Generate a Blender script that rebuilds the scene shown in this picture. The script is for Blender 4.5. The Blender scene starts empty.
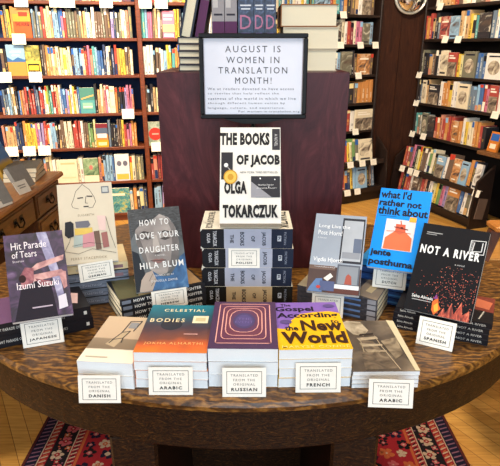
import bpy, math, random, re
from mathutils import Matrix, Vector
random.seed(7)
SC = bpy.context.scene
COL = SC.collection
R = math.radians
# ------------------------------------------------------------------ camera model
F, CX, CY, PITCH, CAMZ = 545.0, 250.0, 258.0, R(21.4), 1.37
TZ = 0.75                                   # table top height
cp, sp = math.cos(PITCH), math.sin(PITCH)
def at(x, y, z):
    """point of the horizontal plane z seen at photo position x, y"""
    v = y - CY
    s = (CAMZ - z) / (F*sp + v*cp)
    return Vector(((x-CX)*s, (F*cp - v*sp)*s, z))
def proj(p):
    d = CAMZ - p[2]
    zd = p[1]*cp + d*sp
    return CX + F*p[0]/zd, CY + F*(d*cp - p[1]*sp)/zd

# ------------------------------------------------------------------ materials
def lin(h):
    h = h.lstrip('#')
    out = []
    for i in (0, 2, 4):
        c = int(h[i:i+2], 16)/255
        out.append(c/12.92 if c <= .04045 else ((c+.055)/1.055)**2.4)
    return (*out, 1)
_mc = {}
def new_mat(name):
    m = bpy.data.materials.new(name); m.use_nodes = True
    nt = m.node_tree
    return m, nt, nt.nodes['Principled BSDF']
def M(h, rough=.55, var=.10, scale=40, metal=0, spec=.22):
    """plain coloured material with a faint procedural mottle"""
    key = (h, rough, var, scale, metal, spec)
    if key in _mc: return _mc[key]
    m, nt, b = new_mat('coat_' + h.strip('#'))
    b.inputs['Roughness'].default_value = rough
    b.inputs['Metallic'].default_value = metal
    b.inputs['Specular IOR Level'].default_value = spec
    c = lin(h)
    tc = nt.nodes.new('ShaderNodeTexCoord'); no = nt.nodes.new('ShaderNodeTexNoise')
    no.inputs['Scale'].default_value = scale; no.inputs['Detail'].default_value = 3
    mx = nt.nodes.new('ShaderNodeMix'); mx.data_type = 'RGBA'
    mx.inputs[6].default_value = tuple(max(0, v*(1-var)) for v in c[:3]) + (1,)
    mx.inputs[7].default_value = tuple(min(1, v*(1+var)) for v in c[:3]) + (1,)
    nt.links.new(tc.outputs['Object'], no.inputs['Vector'])
    nt.links.new(no.outputs['Fac'], mx.inputs[0]); nt.links.new(mx.outputs[2], b.inputs['Base Color'])
    _mc[key] = m
    return m
def ramp(nt, stops, interp='LINEAR'):
    r = nt.nodes.new('ShaderNodeValToRGB'); cr = r.color_ramp; cr.interpolation = interp
    while len(cr.elements) < len(stops): cr.elements.new(.5)
    for e, (p, h) in zip(cr.elements, stops):
        e.position = p; e.color = lin(h)
    return r
def blotch(name, stops, scale, rough=.5, stretch=(1, 1, 1), distort=1.0, detail=4):
    m, nt, b = new_mat(name); b.inputs['Roughness'].default_value = rough
    tc = nt.nodes.new('ShaderNodeTexCoord'); mp = nt.nodes.new('ShaderNodeMapping')
    mp.inputs['Scale'].default_value = stretch
    no = nt.nodes.new('ShaderNodeTexNoise'); no.inputs['Scale'].default_value = scale
    no.inputs['Distortion'].default_value = distort; no.inputs['Detail'].default_value = detail
    r = ramp(nt, stops)
    nt.links.new(tc.outputs['Object'], mp.inputs[0]); nt.links.new(mp.outputs[0], no.inputs['Vector'])
    nt.links.new(no.outputs['Fac'], r.inputs[0]); nt.links.new(r.outputs[0], b.inputs['Base Color'])
    return m
def gradient(name, length, stops, wob=.12, scale=25, rough=.4, axis='Y'):
    """printed colour bands running up a cover"""
    m, nt, b = new_mat(name); b.inputs['Roughness'].default_value = rough
    tc = nt.nodes.new('ShaderNodeTexCoord'); sx = nt.nodes.new('ShaderNodeSeparateXYZ')
    no = nt.nodes.new('ShaderNodeTexNoise'); no.inputs['Scale'].default_value = scale; no.inputs['Detail'].default_value = 4
    a = nt.nodes.new('ShaderNodeMath'); a.operation = 'DIVIDE'; a.inputs[1].default_value = length
    n2 = nt.nodes.new('ShaderNodeMath'); n2.operation = 'MULTIPLY_ADD'; n2.inputs[1].default_value = wob; n2.inputs[2].default_value = -wob/2
    ad = nt.nodes.new('ShaderNodeMath'); ad.operation = 'ADD'
    r = ramp(nt, stops); L = nt.links.new
    L(tc.outputs['Object'], sx.inputs[0]); L(tc.outputs['Object'], no.inputs['Vector'])
    L(sx.outputs[axis], a.inputs[0]); L(no.outputs['Fac'], n2.inputs[0])
    L(a.outputs[0], ad.inputs[0]); L(n2.outputs[0], ad.inputs[1])
    L(ad.outputs[0], r.inputs[0]); L(r.outputs[0], b.inputs['Base Color'])
    return m
def wood(name, stops, scale=6, stretch=(1, 8, 8), rough=.4, rot=0, distort=1.5, bump=.05, spec=.5):
    m, nt, b = new_mat(name); b.inputs['Roughness'].default_value = rough; b.inputs['Specular IOR Level'].default_value = spec
    L = nt.links.new
    tc = nt.nodes.new('ShaderNodeTexCoord'); mp = nt.nodes.new('ShaderNodeMapping')
    mp.inputs['Scale'].default_value = stretch; mp.inputs['Rotation'].default_value = (0, 0, rot)
    no = nt.nodes.new('ShaderNodeTexNoise'); no.inputs['Scale'].default_value = scale; no.inputs['Detail'].default_value = 8
    no.inputs['Distortion'].default_value = distort; no.inputs['Roughness'].default_value = .65
    r = ramp(nt, stops)
    bp = nt.nodes.new('ShaderNodeBump'); bp.inputs['Strength'].default_value = bump; bp.inputs['Distance'].default_value = .01
    L(tc.outputs['Object'], mp.inputs[0]); L(mp.outputs[0], no.inputs['Vector'])
    L(no.outputs['Fac'], r.inputs[0]); L(r.outputs[0], b.inputs['Base Color'])
    L(no.outputs['Fac'], bp.inputs['Height']); L(bp.outputs[0], b.inputs['Normal'])
    return m
def oak_top(name, stops, rough, wscale=9, spec=.5):
    """quartersawn oak: wavy flame figure over fine pores"""
    m, nt, b = new_mat(name); b.inputs['Roughness'].default_value = rough; b.inputs['Specular IOR Level'].default_value = spec
    L = nt.links.new
    tc = nt.nodes.new('ShaderNodeTexCoord'); mp = nt.nodes.new('ShaderNodeMapping')
    mp.inputs['Scale'].default_value = (.9, 1.8, 1.8); mp.inputs['Rotation'].default_value = (0, 0, R(8))
    wv = nt.nodes.new('ShaderNodeTexWave'); wv.bands_direction = 'Y'; wv.inputs['Scale'].default_value = wscale
    wv.inputs['Distortion'].default_value = 16; wv.inputs['Detail'].default_value = 4; wv.inputs['Detail Scale'].default_value = 1.6
    no = nt.nodes.new('ShaderNodeTexNoise'); no.inputs['Scale'].default_value = 60; no.inputs['Detail'].default_value = 6
    mx = nt.nodes.new('ShaderNodeMath'); mx.operation = 'MULTIPLY_ADD'; mx.inputs[1].default_value = .42
    m2 = nt.nodes.new('ShaderNodeMath'); m2.operation = 'MULTIPLY'; m2.inputs[1].default_value = .62
    gm_ = nt.nodes.new('ShaderNodeMapping'); gm_.inputs['Scale'].default_value = (9, 95, 30); gm_.inputs['Rotation'].default_value = (0, 0, R(4))
    g2 = nt.nodes.new('ShaderNodeTexNoise'); g2.inputs['Scale'].default_value = 1.6; g2.inputs['Detail'].default_value = 5; g2.inputs['Distortion'].default_value = .8
    L(tc.outputs['Object'], gm_.inputs[0]); L(gm_.outputs[0], g2.inputs['Vector'])
    ga = nt.nodes.new('ShaderNodeMath'); ga.operation = 'MULTIPLY_ADD'; ga.inputs[1].default_value = .62; ga.inputs[2].default_value = -.31
    L(g2.outputs['Fac'], ga.inputs[0])
    gs = nt.nodes.new('ShaderNodeMath'); gs.operation = 'ADD'; L(ga.outputs[0], gs.inputs[1])
    r = ramp(nt, stops)
    bp = nt.nodes.new('ShaderNodeBump'); bp.inputs['Strength'].default_value = .06; bp.inputs['Distance'].default_value = .004
    L(tc.outputs['Object'], mp.inputs[0]); L(mp.outputs[0], wv.inputs['Vector']); L(mp.outputs[0], no.inputs['Vector'])
    L(no.outputs['Fac'], m2.inputs[0]); L(wv.outputs['Fac'], mx.inputs[0]); L(m2.outputs[0], mx.inputs[2])
    L(mx.outputs[0], gs.inputs[0]); L(gs.outputs[0], r.inputs[0]); L(r.outputs[0], b.inputs['Base Color'])
    L(gs.outputs[0], bp.inputs['Height']); L(bp.outputs[0], b.inputs['Normal'])
    return m
def floor_mat():
    m, nt, b = new_mat('oak_strip_floor'); b.inputs['Roughness'].default_value = .38
    L = nt.links.new
    tc = nt.nodes.new('ShaderNodeTexCoord'); mp = nt.nodes.new('ShaderNodeMapping')
    mp.inputs['Rotation'].default_value = (0, 0, R(-120))
    br = nt.nodes.new('ShaderNodeTexBrick'); br.inputs['Scale'].default_value = 1
    br.inputs['Brick Width'].default_value = 2.3; br.inputs['Row Height'].default_value = .057
    br.inputs['Mortar Size'].default_value = .0012; br.offset = .37
    br.inputs['Color1'].default_value = lin('bd883e'); br.inputs['Color2'].default_value = lin('d2a052'); br.inputs['Mortar'].default_value = lin('6b431c')
    no = nt.nodes.new('ShaderNodeTexNoise'); no.inputs['Scale'].default_value = 7; no.inputs['Detail'].default_value = 6
    m2 = nt.nodes.new('ShaderNodeMapping'); m2.inputs['Scale'].default_value = (1, 14, 1); m2.inputs['Rotation'].default_value = (0, 0, R(-120))
    mx = nt.nodes.new('ShaderNodeMix'); mx.data_type = 'RGBA'; mx.blend_type = 'MULTIPLY'; mx.inputs[0].default_value = .7
    r = ramp(nt, [(.25, 'c0a070'), (.6, 'ffffff')])
    L(tc.outputs['Object'], mp.inputs[0]); L(mp.outputs[0], br.inputs['Vector'])
    L(tc.outputs['Object'], m2.inputs[0]); L(m2.outputs[0], no.inputs['Vector']); L(no.outputs['Fac'], r.inputs[0])
    L(br.outputs['Color'], mx.inputs[6]); L(r.outputs[0], mx.inputs[7]); L(mx.outputs[2], b.inputs['Base Color'])
    return m
def pages_mat(name, h, h2, axis='Z', freq=420):
    """paper block: fine leaf lines"""
    m, nt, b = new_mat(name); b.inputs['Roughness'].default_value = .8; b.inputs['Specular IOR Level'].default_value = .2
    tc = nt.nodes.new('ShaderNodeTexCoord'); wv = nt.nodes.new('ShaderNodeTexWave'); wv.bands_direction = axis
    wv.inputs['Scale'].default_value = freq; wv.inputs['Distortion'].default_value = 1.5
    r = ramp(nt, [(0, h2), (.6, h)])
    nt.links.new(tc.outputs['Object'], wv.inputs['Vector']); nt.links.new(wv.outputs['Fac'], r.inputs[0])
    nt.links.new(r.outputs[0], b.inputs['Base Color'])
    return m
PAGES = pages_mat('white_pages', 'eef1f2', 'd3d9de')
PAGES_CREAM = pages_mat('cream_pages', 'e6dcc2', 'c9bd9f')
PAGES_Y = pages_mat('shelf_pages', 'ece2cc', 'd0c4a8', axis='X')

# ------------------------------------------------------------------ mesh builder
class MB:
    def __init__(s): s.v = []; s.f = []; s.fm = []; s.m = []; s.sm = []
    def mi(s, m):
        if m not in s.m: s.m.append(m)
        return s.m.index(m)
    def add(s, vs, fs, m, X=None, smooth=False):
        o = len(s.v)
        s.v += [tuple(X @ Vector(p)) if X else tuple(p) for p in vs]
        k = s.mi(m)
        for f in fs:
            s.f.append([o+i for i in f]); s.fm.append(k); s.sm.append(smooth)
    def box(s, a, b, m, X=None, bev=0):
        x0, y0, z0 = a; x1, y1, z1 = b
        if bev <= 0:
            vs = [(x0,y0,z0),(x1,y0,z0),(x1,y1,z0),(x0,y1,z0),(x0,y0,z1),(x1,y0,z1),(x1,y1,z1),(x0,y1,z1)]
            s.add(vs, [(3,2,1,0),(4,5,6,7),(0,1,5,4),(1,2,6,5),(2,3,7,6),(3,0,4,7)], m, X)
        else:                                         # chamfered in plan and at both ends
            def ring(z, i):
                q = bev
                X0, Y0, X1, Y1 = x0+i, y0+i, x1-i, y1-i
                return [(X0+q,Y0,z),(X1-q,Y0,z),(X1,Y0+q,z),(X1,Y1-q,z),(X1-q,Y1,z),(X0+q,Y1,z),(X0,Y1-q,z),(X0,Y0+q,z)]
            s.loft([ring(z0, bev), ring(z0+bev, 0), ring(z1-bev, 0), ring(z1, bev)], m, X)
    def loft(s, rings, m, X=None, caps=True, smooth=False, closed=True):
        n = len(rings[0]); vs = [p for r in rings for p in r]; fs = []
        for k in range(len(rings)-1):
            for i in range(n if closed else n-1):
                j = (i+1) % n
                fs.append((k*n+i, k*n+j, (k+1)*n+j, (k+1)*n+i))
        if caps:
            fs.append(tuple(reversed(range(n)))); fs.append(tuple(range((len(rings)-1)*n, len(rings)*n)))
        s.add(vs, fs, m, X, smooth)
    def prism(s, pts, z0, z1, m, X=None):
        s.loft([[(x, y, z0) for x, y in pts], [(x, y, z1) for x, y in pts]], m, X)
    def tube(s, path, r, m, seg=8, X=None, closed=False):
        path = [Vector(p) for p in path]; rings = []
        for i, p in enumerate(path):
            a = path[max(i-1, 0)]; b = path[min(i+1, len(path)-1)]
            t = (b-a).normalized(); up = Vector((0,0,1)) if abs(t.z) < .9 else Vector((1,0,0))
            e1 = t.cross(up).normalized(); e2 = t.cross(e1)
            rings.append([tuple(p + e1*r*math.cos(6.2832*k/seg) + e2*r*math.sin(6.2832*k/seg)) for k in range(seg)])
        s.loft(rings, m, X, smooth=True)
    def lathe(s, prof, m, seg=24, X=None):
        s.loft([[(r*math.cos(6.2832*k/seg), r*math.sin(6.2832*k/seg), z) for k in range(seg)] for r, z in prof], m, X, smooth=True)
    def build(s, name, parent=None):
        me = bpy.data.meshes.new(name)
        me.from_pydata(s.v, [], s.f)
        for m in s.m: me.materials.append(m)
        me.polygons.foreach_set('material_index', s.fm); me.polygons.foreach_set('use_smooth', s.sm)
        me.update()
        o = bpy.data.objects.new(name, me); COL.objects.link(o)
        if parent: o.parent = parent
        return o
def tag(o, label=None, cat=None, group=None, kind=None):
    if label: o['label'] = label
    if cat: o['category'] = cat
    if group: o['group'] = group
    if kind: o['kind'] = kind
    return o
def empty(name, mat, label, cat, group=None):
    o = bpy.data.objects.new(name, None); COL.objects.link(o); o.empty_display_size = .05
    o.matrix_world = mat
    return tag(o, label, cat, group)

# ------------------------------------------------------------------ lettering and printed art
_tc = {}
def glyphs(t, bold=0, space=1.0):
    key = (t, bold, space)
    if key not in _tc:
        cu = bpy.data.curves.new('lettering', 'FONT'); cu.body = t; cu.size = 1; cu.offset = bold
        cu.space_character = space; cu.resolution_u = 2
        ob = bpy.data.objects.new('lettering', cu)
        me = ob.to_mesh()
        vs = [(v.co.x, v.co.y) for v in me.vertices]; fs = [tuple(p.vertices) for p in me.polygons]
        ob.to_mesh_clear(); bpy.data.objects.remove(ob); bpy.data.curves.remove(cu)
        xs = [v[0] for v in vs]; ys = [v[1] for v in vs]
        _tc[key] = (vs, fs, min(xs), max(xs), min(ys), max(ys))
    return _tc[key]
def art(mb, ops, fn):
    """ops in cover coordinates 0..1; fn(u, v, layer) -> local point"""
    for k, op in enumerate(ops):
        t = op[0]; lay = k+1
        if t == 'r':
            u0, v0, u1, v1, h = op[1:6]
            mb.add([fn(u0,v0,lay), fn(u1,v0,lay), fn(u1,v1,lay), fn(u0,v1,lay)], [(0,1,2,3)], h if not isinstance(h, str) else M(h))
        elif t == 'p':
            pts, h = op[1:3]
            mb.add([fn(u,v,lay) for u,v in pts], [tuple(range(len(pts)))], h if not isinstance(h, str) else M(h))
        elif t == 'e':
            cu_, cv_, ru, rv, h = op[1:6]; n = 20
            mb.add([fn(cu_+ru*math.cos(6.2832*i/n), cv_+rv*math.sin(6.2832*i/n), lay) for i in range(n)], [tuple(range(n))], h if not isinstance(h, str) else M(h))
        elif t == 'l':
            pts, w, h = op[1:4]; asp = op[4] if len(op) > 4 else 1.5
            for (a, b), (c, d) in zip(pts, pts[1:]):
                dx, dy = c-a, (d-b)*asp; L = math.hypot(dx, dy) or 1
                nx, ny = -dy/L*w/2, dx/L*w/2/asp
                ex, ey = dx/L*w*.3, dy/L*w*.3/asp
                mb.add([fn(a-nx-ex,b-ny-ey,lay), fn(c-nx+ex,d-ny+ey,lay), fn(c+nx+ex,d+ny+ey,lay), fn(a+nx-ex,b+ny-ey,lay)], [(0,1,2,3)], M(h))
        elif t in ('t', 'tv'):                       # text filled into a box; tv = turned a quarter, reading downwards
            s_, u0, v0, u1, v1, h = op[1:7]
            bold = op[7] if len(op) > 7 else 0; space = op[8] if len(op) > 8 else 1.0
            vs, fs, ax, bx, ay, by = glyphs(s_, bold, space)
            def mp(p):
                a = (p[0]-ax)/(bx-ax); b = (p[1]-ay)/(by-ay)
                if t == 'tv': a, b = b, 1-a
                return fn(u0+a*(u1-u0), v0+b*(v1-v0), lay)
            mb.add([mp(p) for p in vs], fs, M(h))
EPS = .00012

# ------------------------------------------------------------------ display books
def make_book(name, W, H, T, cover, mat4, label, cat='book', group=None, ops=(), spine='left', sops=(), pages=None, hard=False, back=None):
    """x across the cover, y up the cover, z out of the front cover; the spine on the x=0 or the y=0 edge"""
    root = empty(name, mat4, label, cat, group)
    pages = pages or PAGES
    c = .0025 if hard else .0007
    i = .003 if hard else .0006
    mb = MB(); back = back or cover
    if spine == 'left':
        mb.box((0,0,0), (W,H,c), back); mb.box((0,0,T-c), (W,H,T), cover); mb.box((0,0,c), (c,H,T-c), cover)
    else:
        mb.box((0,0,0), (W,H,c), back); mb.box((0,0,T-c), (W,H,T), cover); mb.box((0,0,c), (W,c,T-c), cover)
    art(mb, ops, lambda u, v, k: (u*W, v*H, T + EPS*k))
    if sops:
        art(mb, sops, (lambda u, v, k: (u*W, -EPS*k, v*T)) if spine == 'front' else (lambda u, v, k: (-EPS*k, u*H, v*T)))
    mb.build('cover', root)
    pb = MB()
    if spine == 'left': pb.box((c,i,c), (W-i,H-i,T-c), pages)
    else: pb.box((i,c,c), (W-i,H-i,T-c), pages)
    pb.build('page_block', root)
    return root
def frame_on(bl, br, zb, top_y=None, H=.2, lean=None, T=0):
    """transform of an upright book or card of thickness T: its front lower edge is seen from bl to br, its rear
    lower edge rests at height zb; either H is given and the lean matches top_y, or the lean is given and H matches"""
    def mat(l):
        zf = zb + T*math.sin(l)
        a, b = at(*bl, zf), at(*br, zf); d = b-a
        m = Matrix.Translation(a) @ Matrix.Rotation(math.atan2(d.y, d.x), 4, 'Z') @ Matrix.Rotation(R(90)-l, 4, 'X')
        return m @ Matrix.Translation((0, 0, -T)), d.length
    if lean is None:
        lo, hi = R(-15), R(70)
        for _ in range(40):
            m = (lo+hi)/2; X, W = mat(m)
            if proj(X @ Vector((W/2, H, T)))[1] < top_y: lo = m
            else: hi = m
        X, W = mat(m); return X, W, m, H
    lo, hi = .01, .3; X, W = mat(lean)
    for _ in range(40):
        m = (lo+hi)/2
        if proj(X @ Vector((W/2, m, T)))[1] < top_y: hi = m
        else: lo = m
    return X, W, lean, m
def lay_on(fl, fr, z):
    a, b = at(*fl, z), at(*fr, z); d = b-a
    return Matrix.Translation(a) @ Matrix.Rotation(math.atan2(d.y, d.x), 4, 'Z'), d.length
ORD = ['topmost', 'second from top', 'third from top', 'fourth from top', 'fifth from top', 'sixth from top', 'seventh from top']
def low_word(k, n):
    return 'topmost' if k == 0 else ('bottom book' if k == n-1 else ORD[k])

WHITE = 'f3f0ea'
# --- card -----------------------------------------------------------------
def card(lang, bl, br, zb, top_y, label, tuck=0.0, lean=R(13)):
    t = .0006
    m, W, lean, h = frame_on(bl, br, zb, top_y, lean=lean, T=t)
    root = empty('language_card', m, label, 'card', 'cream language cards')
    mb = MB()
    mb.box((0,0,0), (W,h,t), M('f0ebe0', .7))
    ops = []
    x0, y0, x1, y1 = .10, .12, .90, .88
    for a, b in (((x0,y0),(x1,y0)), ((x1,y0),(x1,y1)), ((x1,y1),(x0,y1)), ((x0,y1),(x0,y0))):
        ops.append(('l', [a, b], .012, '5a5652', .72))
    g = '6a6662'
    ops += [('t','TRANSLATED',.19,.71,.81,.79,g,0,1.3), ('t','FROM THE',.25,.55,.75,.63,g,0,1.3), ('t','ORIGINAL',.25,.40,.75,.48,g,0,1.3)]
    wl = min(.66, .085*len(lang)); ops.append(('t',lang,.5-wl/2,.21,.5+wl/2,.32,'2c2a2a',.025,1.25))
    art(mb, ops, lambda u, v, k: (u*W, v*h, t+EPS*k))
    mb.build('card_face', root)
    back = Vector((0, math.sin(lean), -math.cos(lean)))       # straight back, level, in card space
    s = MB(); w0, w1 = W*.3, W*.7
    if tuck:
        y = h*.45
        p = [Vector((w0,y,0)), Vector((w1,y,0))]
        q = [v + back*tuck for v in p]
        s.add(p + [q[1], q[0]], [(0,1,2,3)], M('ece6d8', .7))
    else:
        Yb = max(h*math.sin(lean)+.006, .010)
        e = Vector((0, math.sin(lean)*Yb, -math.cos(lean)*Yb))
        p = [Vector((w0,h*.97,0)), Vector((w1,h*.97,0))]
        q = [Vector((w0,0,0))+e, Vector((w1,0,0))+e]
        s.add(p + [q[1], q[0]], [(0,1,2,3)], M('ece6d8', .7))
    s.build('support_tab', root)
    return root

# ================================================================== SETTING
def structure(mb, name):
    return tag(mb.build(name), kind='structure')
mb = MB(); mb.box((-3.4,-3.2,-.05), (3.4,6.4,0), floor_mat()); structure(mb, 'floor')
wallm = M('4a342a', .8, .15, 3)
mb = MB(); mb.box((-3.4,6.3,0), (3.4,6.4,3.0), wallm); structure(mb, 'wall_back')
mb = MB(); mb.box((-3.5,-3.2,0), (-3.4,6.4,3.0), M('8a7258', .8)); structure(mb, 'wall_left')
mb = MB(); mb.box((3.4,-3.2,0), (3.5,6.4,3.0), M('8a7258', .8)); structure(mb, 'wall_right')
mb = MB(); mb.box((-3.5,-3.2,3.0), (3.5,6.4,3.1), M('d8d0c0', .9)); structure(mb, 'ceiling')

# ================================================================== BOOKCASES
class Case:
    def __init__(s, P, ang): s.P = Vector((P[0], P[1], 0)); s.a = ang; s.X = Matrix.Translation(s.P) @ Matrix.Rotation(ang, 4, 'Z')
    def u(s, x, z, y=0):
        """distance along the front (set back y) seen at photo column x, at height z"""
        c, q = math.cos(s.a), math.sin(s.a)
        px, py = s.P.x - q*y, s.P.y + c*y
        k = (x-CX)/F; d = (CAMZ-z)*sp
        return (k*(cp*py + d) - px)/(c - k*cp*q)
CN = {'o':('orange','d08844'),'y':('yellow','e6c244'),'g':('olive grey','70705e'),'z':('slate blue','63788e'),'r':('red','b03e36'),
      'l':('pale lime','dedaa0'),'s':('salmon','d48a70'),'b':('light blue','8fbbdc'),'B':('blue','3c66a4'),'n':('brown','6b5446'),
      'v':('lilac','a48fc4'),'c':('cream','efe2c2'),'w':('white','f3efe6'),'k':('black','1f1f26'),'t':('tan','d2a872'),'p':('pink','cc7294'),
      'q':('teal','4f9fa0'),'G':('green','6c9458'),'N':('navy','28365c'),'d':('maroon','7a2532')}
_fb = {}
def fblot(c, a, b, sc=18):
    if (c,a,b) not in _fb: _fb[(c,a,b)] = blotch('picture_cover', [(.3,a),(.5,c),(.72,b)], sc, distort=1.5)
    return _fb[(c,a,b)]
FACE_ART = [
    lambda c: [('r',0,0,1,1,fblot(CN[c][1],'3a3a40','d8ccb4')),('r',.15,.72,.85,.80,'efe6d2'),('r',.2,.12,.7,.17,'efe6d2')],
    lambda c: [('r',0,.25,1,1,fblot(CN[c][1],'5a4a40','e6dcc6',12)),('r',.1,.08,.8,.15,'3a3438')],
    lambda c: [('r',.0,.0,1,.6,fblot('8a7a68','3a3430','cfc0a4')),('r',.12,.74,.8,.80,'f2ecdc'),('r',.12,.84,.6,.89,'f2ecdc')],
    lambda c: [('e',.5,.45,.36,.28,fblot('b5a890','6a5a50','e6dcc6')),('r',.15,.85,.85,.91,'2a2a34')],
]
A_or = lambda c: [('r',0,0,1,.55,'dc5a30'),('r',0,.55,1,.8,'e8993c'),('r',.35,.72,.85,.86,'b8402c'),('t','THE HORSE',.12,.40,.9,.52,'3a2a2a',.02)]
A_bl = lambda c: [('r',0,0,1,.45,'d98f45'),('p',[(0,.45),(1,.45),(1,.52),(.6,.6),(.3,.5),(0,.62)],'3f6a9c'),('r',.2,.74,.8,.80,'dfe8f0'),('r',.3,.64,.7,.68,'dfe8f0')]
A_ye = lambda c: [('r',0,.5,1,1,fblot('8f8a3a','2c3020','d8c860',26)),('r',.1,.12,.9,.40,'3a3018'),('r',.16,.18,.84,.34,'e8c83a')]
A_te = lambda c: [('r',0,.52,1,1,'4f8478'),('p',[(.1,.60),(.95,.74),(.95,.68),(.1,.54)],'d8a868'),('r',.15,.18,.85,.42,'8fb8a0'),('r',.2,.24,.8,.28,'efe6d2')]
A_ma = lambda c: [('r',0,.82,1,1,'7a2a34'),('r',0,.55,1,.82,'55647a'),('r',.1,.40,.9,.58,'e8dcd4'),('r',0,0,1,.32,'dc9a28'),('r',.15,.08,.85,.22,'f0dca0')]
A_cr = lambda c: [('r',.12,.8,.88,.88,'cdb88a'),('r',.12,.2,.88,.26,'d8c8a0')]
A_gr = lambda c: [('r',0,.3,1,1,fblot('7f9a72','4f6a50','b5c4a0',20)),('r',0,0,1,.28,'e8dcc0'),('e',.5,.62,.12,.1,'c87a70')]
A_ey = lambda c: [('r',0,0,1,1,'dcdce2'),('e',.30,.66,.16,.10,'6a6a7a'),('e',.72,.66,.16,.10,'6a6a7a'),('r',.08,.05,.92,.26,'dcb44e')]
A_mu = lambda c: [('r',0,0,1,1,fblot('4f9a9a','2a5a6a','c8b84a',34)),('r',.2,.7,.8,.8,'e8e4c8')]
A_pk = lambda c: [('r',0,.5,1,1,'e0849a'),('r',0,.22,1,.5,'f0c88a'),('r',.1,.8,.9,.86,'f4e4dc'),('r',.1,.66,.8,.72,'f4e4dc'),('r',.1,.05,.9,.16,'f4e4dc')]
for _k, (_n, _h) in list(CN.items()):
    CN[_k] = (_n, '%02x%02x%02x' % tuple(int(.84*int(_h[i:i+2], 16) + .16*g) for i, g in ((0, 150), (2, 142), (4, 130))))
SHELF = []; BEHIND = []
def shelf_row(case, rowphrase, z, x0, x1, toks, hr=(.17,.215), setback=0, tilt=0, group=None, depth=.14, face=None, us=None):
    """books standing along one shelf between photo columns x0 and x1"""
    u0, u1 = us or (case.u(x0, z+.1, setback), case.u(x1, z+.1, setback))
    items = []
    for m in re.finditer(r'\[(\w)(\d+)\]|(\w)', toks):
        if m.group(1): items.append((m.group(1), float(m.group(2)), True))
        else: items.append((m.group(3), random.uniform(2.5, 3.7), False))
    tot = sum(i[1] for i in items); sc = (u1-u0)/tot
    u = u0; out = []
    hprev = random.uniform(*hr); cprev = None
    for c, w, fo in items:
        w *= sc
        if c != cprev or random.random() < .4: hprev = random.uniform(*hr)
        cprev = c
        h = hprev
        nm, hx = CN[c]
        mb = MB(); g = .0008
        base = M(hx, .45, .12, 30)
        if fo:
            W, T = w-.003, .02
            mb.box((0,0,0), (W,T,h), base); mb.box((.002,.001,h-.004), (W-.001,T-.001,h+.0004), PAGES_Y)
            fa = face.pop(0) if face else random.choice(FACE_ART)
            art(mb, fa(c), lambda a, b, k: (a*W, -.0006*k, b*h))
        else:
            W, T = w-g-.0012, depth + random.uniform(-.012, .004)
            q = .0012
            # spine, two boards and the page block between them
            mb.loft([[(0,.003,0),(W*.25,0,0),(W*.75,0,0),(W,.003,0),(W,.006,0),(0,.006,0)], [(0,.003,h),(W*.25,0,h),(W*.75,0,h),(W,.003,h),(W,.006,h),(0,.006,h)]], base)
            mb.box((0,.006,0), (q,T,h), base); mb.box((W-q,.006,0), (W,T,h), base)
            mb.box((q,.006,.003), (W-q,T-.003,h-.003), PAGES_Y)
            lum = sum(lin(hx)[:3])/3
            ik = random.choice(['1e1e26','5a2a22','28365c']) if lum > .3 else random.choice(['f2ead6','e8c860','f3f0ea'])
            ink = '%02x%02x%02x' % tuple(int(int(hx[q_:q_+2],16)*.45 + int(ik[q_:q_+2],16)*.55) for q_ in (0,2,4))
            ops = []; st = random.random()
            if st < .8:
                a = random.uniform(.14,.36)
                for _ in range(random.choice([1,2,2,3])):
                    b = min(.86, a + random.uniform(.07,.26)); wd = random.choice([.10,.14,.19])
                    ops.append(('r',.5-wd,a,.5+wd,b,ink)); a = b + .035
                    if a > .8: break
            if st < .4: ops.append(('r',.3,.05,.7,.10,ink))
            if st > .62: ops.append(('r',.07,random.uniform(.74,.88),.93,.985,random.choice(['c8402e','f2ead6','2f62ae','e8d8a0','1e1e26','8fbbdc'])))
            if st > .85: ops.insert(0, ('r',.07,.015,.93,random.uniform(.2,.4),random.choice(['f2ead6','d2a872','28365c','c98a70'])))
            art(mb, ops, lambda p, r_, k: (p*W, -.0005*k, r_*h))
        o = mb.build('paperback_book')
        dz = .0008 + (T*math.sin(tilt) if tilt else 0)
        o.matrix_world = case.X @ Matrix.Translation((u, setback + (.012 if not fo else .006), z+dz)) @ Matrix.Rotation(-tilt, 4, 'X') @ Matrix.Rotation(random.uniform(-.03,.03) if not fo else 0, 4, 'Y')
        o['category'] = 'book'; o['group'] = group or ('books on the ' + rowphrase)
        out.append((o, nm, fo))
        u += w
    n = len(out)
    def ordn(k): return ['first','second','third','fourth','fifth','sixth','seventh','eighth','ninth','tenth','eleventh','twelfth'][k-1]
    names = [(nm, fo) for _, nm, fo in out]
    trip = [(names[i-1][0] if i else None, names[i], names[i+1][0] if i < n-1 else None) for i in range(n)]
    for i, (o, nm, fo) in enumerate(out):
        what = nm + (' book facing out' if fo else ' book spine')
        if names.count(names[i]) == 1: lab = f'the only {what} on {rowphrase}'
        elif trip.count(trip[i]) == 1 and trip[i][0] and trip[i][2] and trip[i][0] != nm and trip[i][2] != nm:
            lab = f'{what} between {trip[i][0]} and {trip[i][2]} on {rowphrase}'
        else:
            k = sum(1 for j in range(i+1) if names[j] == names[i])
            lab = f'{ordn(k)} {what} from the left on {rowphrase}'
        o['label'] = lab
        (BEHIND if us else SHELF).append(o)
    return out
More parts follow.
